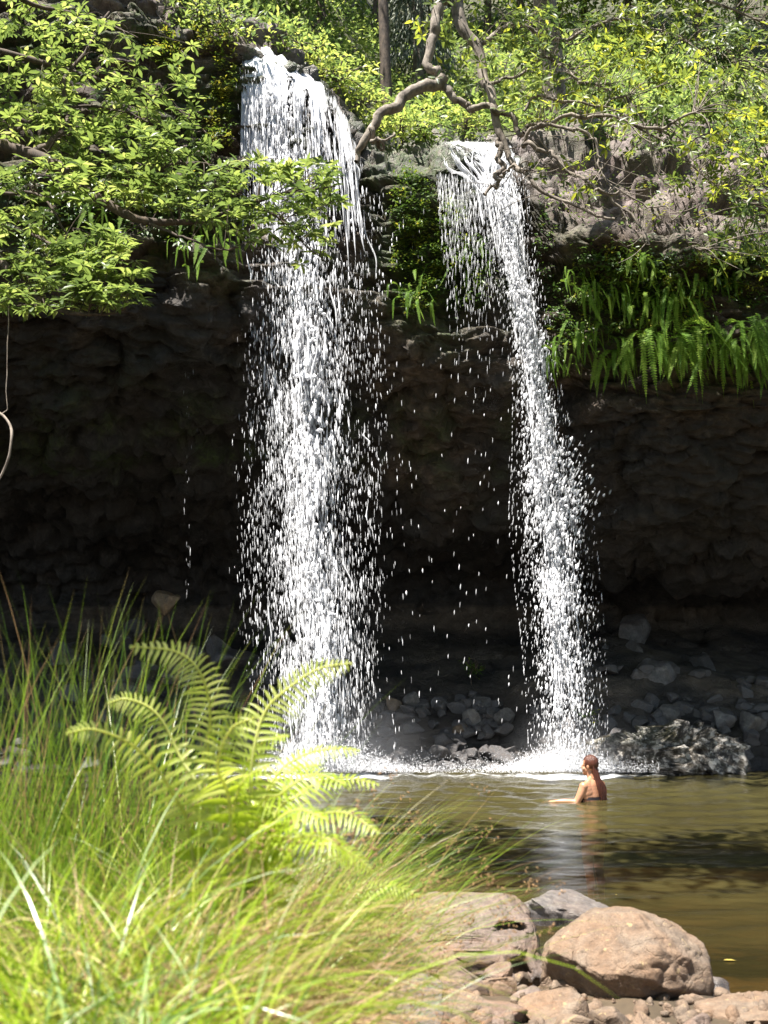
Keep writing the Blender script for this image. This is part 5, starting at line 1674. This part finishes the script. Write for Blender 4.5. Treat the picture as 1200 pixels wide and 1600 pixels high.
for i, f in enumerate([
    (320, 350, 9, 0.5, 0.8, 'dark fern hanging under the left tree beside the left fall'), (350, 380, 8, 0.5, 0.8, 'dark fern hanging close to the left edge of the left fall'), (290, 390, 7, 0.4, 0.6, 'small dark fern low under the left tree'),
    (640, 470, 8, 0.4, 0.65, 'bright fern at the bottom of the creeper between the falls'), (665, 430, 7, 0.35, 0.55, 'fern in the middle of the creeper between the falls'), (720, 430, 8, 0.35, 0.6, 'fern behind the thin veil of drips'),
    (745, 400, 6, 0.3, 0.5, 'small fern touching the left side of the right fall'), (610, 440, 6, 0.35, 0.5, 'fern half veiled by the right side of the left fall'), (160, 330, 8, 0.5, 0.8, 'fern on the shaded rock behind the left tree branches')]):
    hanging_fern(*f[:5], f[5], 90 + i, HL)
# two green tufts low on the stones
for i, (px, py, Y, lab) in enumerate([(742, 1055, 20.2, 'small green plant on the stones at the back of the cave'), (918, 1128, 18.1, 'small green tuft beside the foot of the right fall')]):
    Y = floor_hit(px, py + 12)
    p = at(px, py, Y)
    plant('plant', lab, 'plant', p[0], Y, 0.35, (0.2, 0.2, 0.15), 160, 8, (0.05, 0.10), M['moss_leaf'], 95 + i, 0.5, z=float(cave_floor(p[0], Y)) + 0.08, trunk_r=0.01, group='green tufts on the cave stones')


# ------------------------------------------------------------------ the near bank: sedge, rushes and ferns
def blades(bagm, root, n, length, width, lean, r_, droop=1.2, az=(0, 6.28), spread=0.12, seg=9, bias=(0, 0), tone=(0.5, 0.2)):
    """arching flat blades from one tussock"""
    L = r_.uniform(*length, n)
    th = r_.uniform(*az, n)
    a0 = np.abs(r_.normal(size=n)) * lean + 0.05
    dr = droop * r_.uniform(0.4, 1.3, n)
    w = r_.uniform(*width, n)
    off = r_.normal(size=(n, 2)) * spread
    s = np.linspace(0, 1, seg + 1)
    ang = a0[:, None] + dr[:, None] * s[None] ** 1.6
    ang = np.minimum(ang, 2.75)
    st = (L / seg)[:, None]
    hr = np.concatenate([np.zeros((n, 1)), np.cumsum(np.sin(ang[:, 1:]) * st, 1)], 1)
    vz = np.concatenate([np.zeros((n, 1)), np.cumsum(np.cos(ang[:, 1:]) * st, 1)], 1)
    cx, sx = np.cos(th)[:, None], np.sin(th)[:, None]
    sway = (r_.normal(size=n) * 0.10)[:, None] * L[:, None] * s[None] ** 2
    P = np.stack([root[0] + off[:, :1] + hr * cx - sway * sx + bias[0] * s[None] ** 2 * L[:, None], root[1] + off[:, 1:] + hr * sx + sway * cx + bias[1] * s[None] ** 2 * L[:, None], root[2] + vz], -1)
    side = np.stack([-sx, cx, 0 * sx], -1)[:, :, :] + np.zeros((n, seg + 1, 3))
    tw = r_.normal(size=(n, 1)) * 0.7
    T = np.gradient(P, axis=1)
    T /= np.linalg.norm(T, axis=2)[:, :, None]
    Nn = np.cross(T, side)
    side = side * np.cos(tw)[:, :, None] + Nn * np.sin(tw)[:, :, None]
    wp = w[:, None] * (np.clip(1 - s, 0, 1) ** 0.6 * np.clip(0.55 + s * 2, 0, 1))[None]
    A, B = P - side * wp[:, :, None] / 2, P + side * wp[:, :, None] / 2
    V = np.stack([A, B], 2).reshape(-1, 3)
    k = np.arange(seg)
    f = np.stack([2 * k, 2 * k + 1, 2 * k + 3, 2 * k + 2], 1)
    F = (f[None] + (np.arange(n) * 2 * (seg + 1))[:, None, None]).reshape(-1, 4)
    rn = np.clip(tone[0] + r_.normal(size=n) * tone[1] * 1.35, 0, 1)
    rn = np.repeat(rn, 2 * (seg + 1)) + np.tile(np.repeat(np.where(s > 0.93, 0.25, 0), 2), n)
    bagm.add(V, F, np.clip(rn, 0, 1))
    return P[:, -1]


def tussock(label, px, py, Y, mat, seed, n, length, width, lean, droop, name='sedge', seeds=0, group='sedges and rushes on the near bank', zoff=0.0, **kw):
    """tussock whose root stands on the bank under the sight line of pixel px at distance Y"""
    r_ = R(seed)
    x = at(px, py, Y)[0]
    z = float(bank_z(x, Y)) + zoff - 0.03
    root = thing(name, label, name, (x, Y, z), group)
    b = Bag()
    tips = blades(b, (0, 0, 0), n, length, width, lean, r_, droop, **kw)
    link('blades', b.mesh('blades', M[mat]), root, kind='stuff')
    if seeds:
        bs = Bag()
        pick = tips[r_.permutation(len(tips))[:seeds]]
        m_ = 9
        pos = np.repeat(pick, m_, 0) + r_.normal(size=(len(pick) * m_, 3)) * 0.016
        d = r_.normal(size=(len(pos), 3))
        bs.add(*scatter(OCT[0] * np.array([2.2, 0.7, 0.7]), OCT[1], pos, frames(d, r_.normal(size=d.shape)), r_.uniform(0.0025, 0.0045, len(pos))))
        link('seed_heads', bs.mesh('seed_heads', M['seed']), root, kind='stuff')
    return root


# broad pale tussocks close to the camera
tussock('broad-bladed pale green tussock filling the lower left corner', 20, 1500, 1.75, 'grass_blue', 1, 300, (0.5, 0.9), (0.005, 0.0105), 0.26, 2.4, tone=(0.55, 0.2))
tussock('bright green tussock just right of the pale corner tussock', 190, 1500, 2.1, 'grass_pale', 2, 420, (0.5, 0.95), (0.005, 0.010), 0.4, 1.8, tone=(0.4, 0.2))
tussock('arching green tussock in the middle of the near bank', 150, 1500, 2.5, 'grass_pale', 3, 460, (0.5, 0.95), (0.004, 0.008), 0.45, 1.8, bias=(0.15, 0), tone=(0.45, 0.25))
tussock('tussock with white-tipped drooping blades at the bottom edge', 110, 1700, 2.0, 'grass_pale', 4, 420, (0.4, 0.75), (0.004, 0.008), 0.5, 1.9, tone=(0.6, 0.25))
tussock('yellow-green tussock at the left frame edge below the rushes', 20, 1350, 2.5, 'grass_pale', 5, 420, (0.5, 0.95), (0.005, 0.009), 0.4, 1.6, tone=(0.4, 0.2))
# upright rushes behind
for i, (px, Y, lab, L) in enumerate([
    (30, 3.5, 'upright rush clump at the left edge against the dark cave', (0.8, 1.25)), (120, 3.6, 'tallest upright rush clump against the dark cave', (0.9, 1.5)),
    (200, 3.7, 'upright rush clump left of the arching fern', (0.8, 1.4)), (270, 3.9, 'thin rush clump behind the arching fern', (0.6, 1.15)), (-60, 3.2, 'rush clump cut off by the left frame edge', (0.8, 1.2))]):
    tussock(lab, px, 1200, Y, 'rush', 20 + i, 250, (L[0] * 0.62, L[1] * 1.04), (0.003, 0.0058), 0.2, 0.4, 'rush', tone=(0.55, 0.22), spread=0.13)
# fine sedge drooping over the water with brown seed heads
for i, (px, Y, lab, n) in enumerate([
    (465, 3.9, 'wispy sedge with long stems reaching out over the pool', 420), (425, 3.6, 'fine green sedge leaning over the pool with brown seed heads', 420), (450, 4.2, 'wispy sedge farthest out at the tip of the bank', 380), (410, 4.0, 'fine sedge behind the yellow fern', 380), (420, 3.3, 'green sedge between the fern and the dry straw tussock', 380)]):
    tussock(lab, px, 1400, Y, 'rush', 30 + i, int(n * 1.2), (0.45, 0.95), (0.002, 0.0042), 0.34, 0.85, seeds=50, bias=(0.26, 0), tone=(0.6, 0.25), zoff=-0.03)
# dry reddish sedge
for i, (px, Y, lab, n) in enumerate([
    (265, 2.7, 'dry reddish tussock drooping towards the stones', 620), (330, 3.1, 'dry straw-coloured tussock above the dark angular rock', 620), (215, 2.3, 'reddish-brown tussock at the bottom edge', 480), (365, 3.6, 'dry straw tuft beside the slanting slab', 420), (270, 2.4, 'brown tussock lowest of the dry ones, above the pink stone', 480)]):
    tussock(lab, px, 1500, Y, 'dry', 40 + i, int(n * 1.25), (0.45, 0.85), (0.002, 0.0048), 0.45, 2.1, bias=(0.10, -0.05), tone=(0.68, 0.26), seeds=30)
tussock('soft low grass between the fern and the reddish tussock', 270, 1500, 3.1, 'grass_pale', 50, 560, (0.4, 0.85), (0.003, 0.006), 0.6, 1.5, tone=(0.4, 0.25))
tussock('lime-green grass standing in front of the arching fern', 250, 1500, 2.75, 'grass_pale', 52, 420, (0.45, 0.85), (0.003, 0.006), 0.35, 1.4, tone=(0.45, 0.25))
tussock('fine lime grass between the yellow fern and the straw', 330, 1500, 2.95, 'grass_pale', 53, 380, (0.4, 0.75), (0.002, 0.005), 0.4, 1.4, tone=(0.5, 0.25))
tussock('soft low grass behind the corner tussock', 120, 1400, 2.9, 'grass_pale', 51, 500, (0.4, 0.8), (0.003, 0.006), 0.5, 1.5, tone=(0.4, 0.25))


def fern_frond(root, pts, Y, wid, seed, pairs=30, face=(0, -1, 0.3), tone=0.5, curl=0.0):
    """a near fern frond along photograph points (px,py,dY), pinnae left and right of the rib"""
    r_ = R(seed)
    base = np.array(root.location)
    n = pairs
    W = np.array([at(p[0], p[1], Y + p[2]) for p in resample(pts, n)])
    T = np.gradient(W, axis=0)
    st = np.linalg.norm(T, axis=1)
    T /= st[:, None]
    b = Bag()
    b.add(*tube(W - base, np.linspace(0.006, 0.0015, n), 5), a=1.0)
    fc = np.array(face, float)
    for i in range(2, n):
        s = i / (n - 1)
        prof = min(1, (s * 3.2) ** 0.6) * (1 - s) ** 0.55
        nrm = fc - T[i] * (fc @ T[i])
        nrm /= np.linalg.norm(nrm)
        sd = np.cross(nrm, T[i])
        for sg in (-1, 1):
            L = wid * prof * r_.uniform(0.85, 1.1) + 0.006
            d = sd * sg + T[i] * 0.45 + r_.normal(size=3) * 0.06
            d /= np.linalg.norm(d)
            k = 6
            t = np.linspace(0, 1, k)[:, None]
            mid = W[i] + d * L * t + (-np.array([0, 0, 1.0]) * 0.35 * L + nrm * curl * L) * t ** 2
            hw = (0.25 * st[i] * np.array([0.7, 1, 0.95, 0.75, 0.45, 0.04]))[:, None]
            ax = T[i] - d * (T[i] @ d)
            ax /= np.linalg.norm(ax)
            ser = np.array([0, 1, -1, 1, -1, 0])[:, None] * 0.1
            A = mid + ax * hw * (1 + ser) - base
            B_ = mid - ax * hw * (1 - ser) - base
            mc = mid - nrm * hw * 0.35 - base
            V = np.stack([A, mc, B_], 1).reshape(-1, 3)
            q_ = np.arange(k - 1) * 3
            F = np.concatenate([np.stack([q_, q_ + 1, q_ + 4, q_ + 3], 1), np.stack([q_ + 1, q_ + 2, q_ + 5, q_ + 4], 1)])
            b.add(V, F, np.clip(tone + r_.normal() * 0.12 + 0.2 * s, 0, 1))
    me = b.mesh('frond', M['bracken'])
    return link('frond', me, root)


def near_fern(label, px, Y, fr, seed, **kw):
    x = at(px, 1400, Y)[0]
    root = thing('fern', label, 'fern', (x, Y, float(bank_z(x, Y))), 'ferns on the near bank')
    p0 = project(np.array([[x, Y, float(bank_z(x, Y)) + 0.02]]))
    for i, f in enumerate(fr):
        pts = [(float(p0[0][0]), float(p0[1][0]), 0.0)] + list(f[0])
        fern_frond(root, pts, Y, f[1], seed + i, f[2] if len(f) > 2 else 30, tone=f[3] if len(f) > 3 else 0.5, **kw)
    return root


near_fern('tall pale fern with two arching fronds against the left fall', 340, 3.0, [
    ([(345, 1330, 0), (325, 1190, 0.0), (328, 1110, -0.05), (312, 1050, -0.1), (275, 1018, -0.12), (205, 1010, -0.15)], 0.105, 40, 0.75),
    ([(385, 1300, 0), (395, 1180, 0.0), (415, 1110, 0.05), (460, 1068, 0.05), (500, 1044, 0.05), (548, 1036, 0.05)], 0.10, 38, 0.7),
    ([(300, 1330, 0), (270, 1240, -0.1), (215, 1170, -0.2), (150, 1140, -0.3), (105, 1145, -0.35)], 0.08, 32, 0.6),
    ([(330, 1300, 0), (280, 1180, 0.1), (245, 1115, 0.1), (200, 1092, 0.1), (170, 1098, 0.1)], 0.07, 32, 0.65),
    ([(360, 1290, -0.1), (340, 1200, -0.2), (360, 1140, -0.25), (400, 1120, -0.3)], 0.10, 28, 0.55)], 1)
near_fern('yellow-green fern spreading right towards the foam of the left fall', 400, 3.3, [
    ([(410, 1290, 0), (430, 1215, 0.0), (470, 1182, 0.05), (515, 1170, 0.05), (560, 1172, 0.05)], 0.08, 30, 0.45),
    ([(420, 1310, 0), (470, 1240, 0.0), (530, 1215, 0.1), (590, 1225, 0.1)], 0.09, 30, 0.4),
    ([(400, 1290, -0.2), (440, 1240, -0.3), (490, 1210, -0.3), (540, 1225, -0.35)], 0.10, 30, 0.3),
    ([(380, 1290, -0.1), (380, 1210, -0.2), (410, 1160, -0.25), (450, 1150, -0.3)], 0.10, 30, 0.35),
    ([(420, 1330, -0.2), (480, 1280, -0.3), (540, 1270, -0.35), (590, 1300, -0.4)], 0.10, 30, 0.4),
    ([(400, 1330, -0.3), (425, 1290, -0.4), (465, 1265, -0.45), (510, 1280, -0.5)], 0.10, 28, 0.3), ([(390, 1300, 0.1), (420, 1235, 0.2), (455, 1205, 0.2), (500, 1195, 0.25)], 0.09, 28, 0.45),
    ([(370, 1330, -0.3), (365, 1270, -0.4), (380, 1220, -0.45), (420, 1195, -0.5)], 0.10, 28, 0.35), ([(410, 1340, -0.3), (460, 1310, -0.4), (510, 1310, -0.5), (555, 1340, -0.5)], 0.10, 28, 0.4),
    ([(440, 1350, -0.1), (500, 1320, -0.2), (545, 1330, -0.2), (580, 1360, -0.2)], 0.09, 28, 0.5)], 20, face=(0.1, -0.6, 0.8))
near_fern('low fern with yellowish fronds by the slanting slab', 490, 3.9, [
    ([(540, 1420, 0), (575, 1390, 0.0), (620, 1385, 0.0), (660, 1405, 0.0)], 0.09, 26, 0.6),
    ([(530, 1460, -0.1), (560, 1440, -0.2), (600, 1450, -0.2), (630, 1480, -0.2)], 0.08, 24, 0.65),
    ([(525, 1480, -0.2), (540, 1490, -0.4), (560, 1520, -0.5), (590, 1590, -0.55)], 0.06, 26, 0.6)], 40, face=(0.1, -0.6, 0.8))

# ------------------------------------------------------------------ the bather
def skin_mat():
    m, nt = new_mat('skin')
    b = nd(nt, 'ShaderNodeBsdfPrincipled')
    tc = nd(nt, 'ShaderNodeTexCoord')
    n = noise(nt, tc.outputs['Object'], 9, 4, 0.6)
    nt.links.new(ramp(nt, n, [(0.3, (0.40, 0.19, 0.105)), (0.7, (0.50, 0.26, 0.155))]), b.inputs['Base Color'])
    b.inputs['Roughness'].default_value = 0.35
    b.inputs['Subsurface Weight'].default_value = 0.15
    b.inputs['Subsurface Radius'].default_value = (0.02, 0.008, 0.004)
    o = nd(nt, 'ShaderNodeOutputMaterial')
    nt.links.new(b.outputs[0], o.inputs[0])
    return m


M['skin'] = skin_mat()
M['hair'] = plain_mat('wet_hair', (0.018, 0.006, 0.004), (0.14, 0.038, 0.016), 30, 0.35, 0.6, (3, 3, 0.4))
M['bikini'] = plain_mat('bikini_cloth', (0.012, 0.01, 0.014), (0.03, 0.02, 0.025), 90, 0.8, 0.2)
person = thing('person', 'woman in a dark bikini standing chest deep in the pool, seen from behind', 'person', (person_xy[0], 13.9, -0.012))
person.rotation_euler = (0, 0, math.radians(38))
SPHV, SPHF = ICO[3]
body = Bag()


def ball(p, rad, bagm=None):
    (bagm or body).add(SPHV * np.array(rad if hasattr(rad, '__len__') else (rad,) * 3) + np.array(p), SPHF)


def limb(pts, rads, n=14, bagm=None, flat=1.0):
    P = resample(pts, n)
    rr_ = np.interp(np.linspace(0, 1, n), np.linspace(0, 1, len(rads)), rads)
    for p, q_ in zip(P, rr_):
        ball(p, (q_, q_ * flat, q_), bagm)


# local frame: she faces +y (away), x to her right; water surface at z = 0
limb([(0, 0.01, -0.36), (0, 0.0, -0.25), (0, 0.0, -0.10), (0, -0.005, 0.05), (0, 0.0, 0.17)], [0.145, 0.125, 0.118, 0.135, 0.12], 14, flat=0.72)
for sgn in (-1, 1):
    limb([(sgn * 0.05, -0.01, 0.02), (sgn * 0.09, -0.012, 0.12), (sgn * 0.10, -0.012, 0.19), (sgn * 0.04, -0.005, 0.245)], [0.10, 0.085, 0.06, 0.05], 8, flat=0.75)   # shoulder blades and trapezius
    ball((sgn * 0.152, 0.0, 0.185), 0.056)                                                                     # shoulder
    ball((sgn * 0.075, 0.085, 0.02), (0.07, 0.06, 0.068))                                                      # breast
    ball((sgn * 0.07, -0.04, -0.36), (0.10, 0.11, 0.12))
    limb([(sgn * 0.085, 0.0, -0.38), (sgn * 0.095, 0.01, -0.60), (sgn * 0.09, 0.01, -0.78), (sgn * 0.09, -0.02, -0.95), (sgn * 0.09, -0.02, -1.12)], [0.088, 0.075, 0.052, 0.052, 0.036], 22)
    limb([(sgn * 0.09, -0.03, -1.15), (sgn * 0.095, 0.06, -1.16), (sgn * 0.10, 0.14, -1.175)], [0.034, 0.033, 0.022], 8)
limb([(0, 0.0, 0.20), (0, 0.012, 0.28), (0, 0.025, 0.34)], [0.062, 0.052, 0.05], 8)
head_turn = Matrix.Rotation(math.radians(22), 3, 'Z')


def hd(p):
    return np.array(head_turn @ Vector((p[0], p[1], p[2]))) + np.array([0, 0.03, 0.415])


def hball(p, rad):
    body.add((SPHV * np.array(rad) + np.array(p)) @ np.array(head_turn).T + np.array([0, 0.03, 0.415]), SPHF)


hball((0, -0.005, 0.03), (0.073, 0.092, 0.095))
hball((0, 0.035, -0.035), (0.058, 0.058, 0.07))
hball((0, 0.065, -0.085), (0.03, 0.028, 0.025))          # chin
hball((0, 0.096, -0.015), (0.011, 0.02, 0.022))          # nose
hball((0, 0.088, -0.052), (0.024, 0.012, 0.010))         # mouth
for sgn in (-1, 1):
    hball((sgn * 0.03, 0.077, 0.012), (0.015, 0.014, 0.012))
    hball((sgn * 0.073, 0.0, -0.005), (0.010, 0.018, 0.03))    # ears
    hball((sgn * 0.042, 0.06, -0.03), (0.022, 0.024, 0.02))


def hand(wrist, d, side, palm_n):
    """palm and five fingers leaving the wrist along d"""
    d, side, pn = [np.array(v, float) / np.linalg.norm(v) for v in (d, side, palm_n)]
    w = np.array(wrist)
    for u in np.linspace(-1, 1, 5):
        limb([w + side * u * 0.018, w + d * 0.045 + side * u * 0.030, w + d * 0.085 + side * u * 0.034], [0.017, 0.014, 0.012], 6)
    for u, L in ((-1, 0.058), (-0.35, 0.075), (0.32, 0.080), (0.95, 0.070)):
        b0 = w + d * 0.085 + side * u * 0.034
        limb([b0, b0 + d * L * 0.45 + side * u * 0.005 + pn * 0.004, b0 + d * L * 0.75 + side * u * 0.008 + pn * 0.012, b0 + d * L + side * u * 0.010 + pn * 0.022], [0.0095, 0.009, 0.008, 0.0065], 10)
    t0 = w + d * 0.025 + side * 0.028
    limb([t0, t0 + d * 0.03 + side * 0.025 + pn * 0.008, t0 + d * 0.058 + side * 0.036 + pn * 0.014], [0.013, 0.011, 0.008], 8)


# left arm held out along the surface, right arm lowered under water (seen from behind, left arm is on the left)
limb([(-0.155, 0.0, 0.18), (-0.20, 0.02, 0.08), (-0.235, 0.045, 0.0)], [0.052, 0.046, 0.040], 12)
limb([(-0.235, 0.045, 0.0), (-0.33, 0.15, 0.008), (-0.42, 0.235, 0.004)], [0.040, 0.034, 0.024], 14)
hand((-0.42, 0.235, 0.004), (-0.72, 0.62, -0.02), (0.6, 0.75, 0.05), (0, 0, -1))
limb([(0.155, 0.0, 0.18), (0.205, 0.02, 0.06), (0.23, 0.05, -0.06)], [0.052, 0.046, 0.040], 12)
limb([(0.23, 0.05, -0.06), (0.26, 0.16, -0.09), (0.27, 0.27, -0.09)], [0.040, 0.034, 0.024], 12)
hand((0.27, 0.27, -0.09), (0.1, 1, 0), (-1, 0.1, 0.05), (0, 0, -1))
tmp = link('body_blend', body.mesh('body', M['skin']))
md = tmp.modifiers.new('blend', 'REMESH')
md.mode = 'VOXEL'
md.voxel_size = 0.0062
md.use_smooth_shade = True
ms = tmp.modifiers.new('relax', 'SMOOTH')
ms.factor = 0.5
ms.iterations = 4
dg = bpy.context.evaluated_depsgraph_get()
bme = bpy.data.meshes.new_from_object(tmp.evaluated_get(dg))
bme.name = 'body'
bpy.data.objects.remove(tmp)
bme.materials.clear()
bme.materials.append(M['skin'])
bme.polygons.foreach_set('use_smooth', np.ones(len(bme.polygons), bool))
link('body', bme, person)
# hair: close cap plus wet strands down the back
hb = Bag()
Vh, Fh = ICO[4]
cap = Vh * np.array([0.079, 0.099, 0.102]) + np.array([0, -0.010, 0.036])
cut = (cap[:, 1] > 0.035) & (cap[:, 2] < 0.085)
keep = ~(cut[Fh].all(1)) & ~((Vh[Fh][:, :, 2] < -0.55).all(1))
cap = cap * (1 + 0.02 * fbm(Vh * np.array([6, 6, 1.5]), 1, 2))[:, None]
hb.add(cap @ np.array(head_turn).T + np.array([0, 0.03, 0.415]), Fh[keep])
r = R(77)
for k in range(60):
    a = r.uniform(-1, 1)
    s0 = hd((a * 0.068, -0.078 + 0.03 * abs(a), r.uniform(-0.05, 0.04)))
    s1 = np.array([0.02 + a * 0.055, -0.075 - 0.02 * (1 - abs(a)), 0.25])
    s2 = np.array([0.045 + a * 0.06 + r.normal() * 0.01, -0.115 + 0.012 * abs(a), 0.15])
    s3 = np.array([0.065 + a * 0.065 + r.normal() * 0.015, -0.128 + 0.01 * abs(a), r.uniform(0.0, 0.07)])
    P = resample([s0, s1, s2, s3], 14)
    hb.add(*tube(P, np.linspace(0.012, 0.004, 14), 5))
link('hair', hb.mesh('hair', M['hair']), person)
# bikini: back band and neck straps
bb = Bag()
th = np.linspace(0, 2 * math.pi, 40, endpoint=False)
ring = []
for zz in (0.025, 0.045, 0.062):
    ring.append(np.stack([0.158 * np.cos(th), 0.118 * np.sin(th) + 0.012 * (np.sin(th) > 0), np.full(40, zz)], 1))
Vr = np.stack(ring, 0).reshape(-1, 3)
Fr = np.array([(j * 40 + i, j * 40 + (i + 1) % 40, (j + 1) * 40 + (i + 1) % 40, (j + 1) * 40 + i) for j in range(2) for i in range(40)])
bb.add(Vr, Fr)
for sgn in (-1, 1):
    bb.add(*tube(resample([(sgn * 0.06, 0.13, 0.07), (sgn * 0.07, 0.09, 0.18), (sgn * 0.06, 0.01, 0.262), (sgn * 0.02, -0.052, 0.27), (0, -0.058, 0.268)], 20), np.full(20, 0.006), 6))
    bb.add(SPHV * np.array([0.076, 0.064, 0.073]) + np.array([sgn * 0.075, 0.087, 0.02]), SPHF)
link('bikini_top', bb.mesh('bikini_top', M['bikini']), person)

# ------------------------------------------------------------------ fallen leaves and flecks on the water
M['fleck'] = leaf_mat('fallen_leaf', [(0.0, (0.30, 0.17, 0.04)), (1.0, (0.50, 0.40, 0.10))], 0.2, 1.2, 0.3)
lf = mesh('fallen_leaf', LEAF8[0] * np.array([1, 1, 0.6]), LEAF8[1], {'rnd': np.full(8, 0.8)}, True, M['fleck'])
lf2 = mesh('fallen_leaf', LEAF8[0] * np.array([1, 1, 0.6]), LEAF8[1], {'rnd': np.full(8, 0.1)}, True, M['fleck'])
for px, py, s, a, mm, lab in ((1130, 1500, 0.075, 0.1, lf, 'yellow leaf floating right of the big boulder'), (893, 1394, 0.085, 2.9, lf2, 'orange leaf floating just behind the farthest rock'), (962, 1398, 0.03, 1.0, lf, 'tiny yellow leaf floating behind the big boulder')):
    p = ground_at(px, py, 0.012)
    o = link('fallen_leaf', mm, None, Vector(p))
    o.scale = (s, s, s)
    o.rotation_euler = (0.05, 0.0, a)
    tag(o, lab, 'leaf', 'leaves floating on the pool')
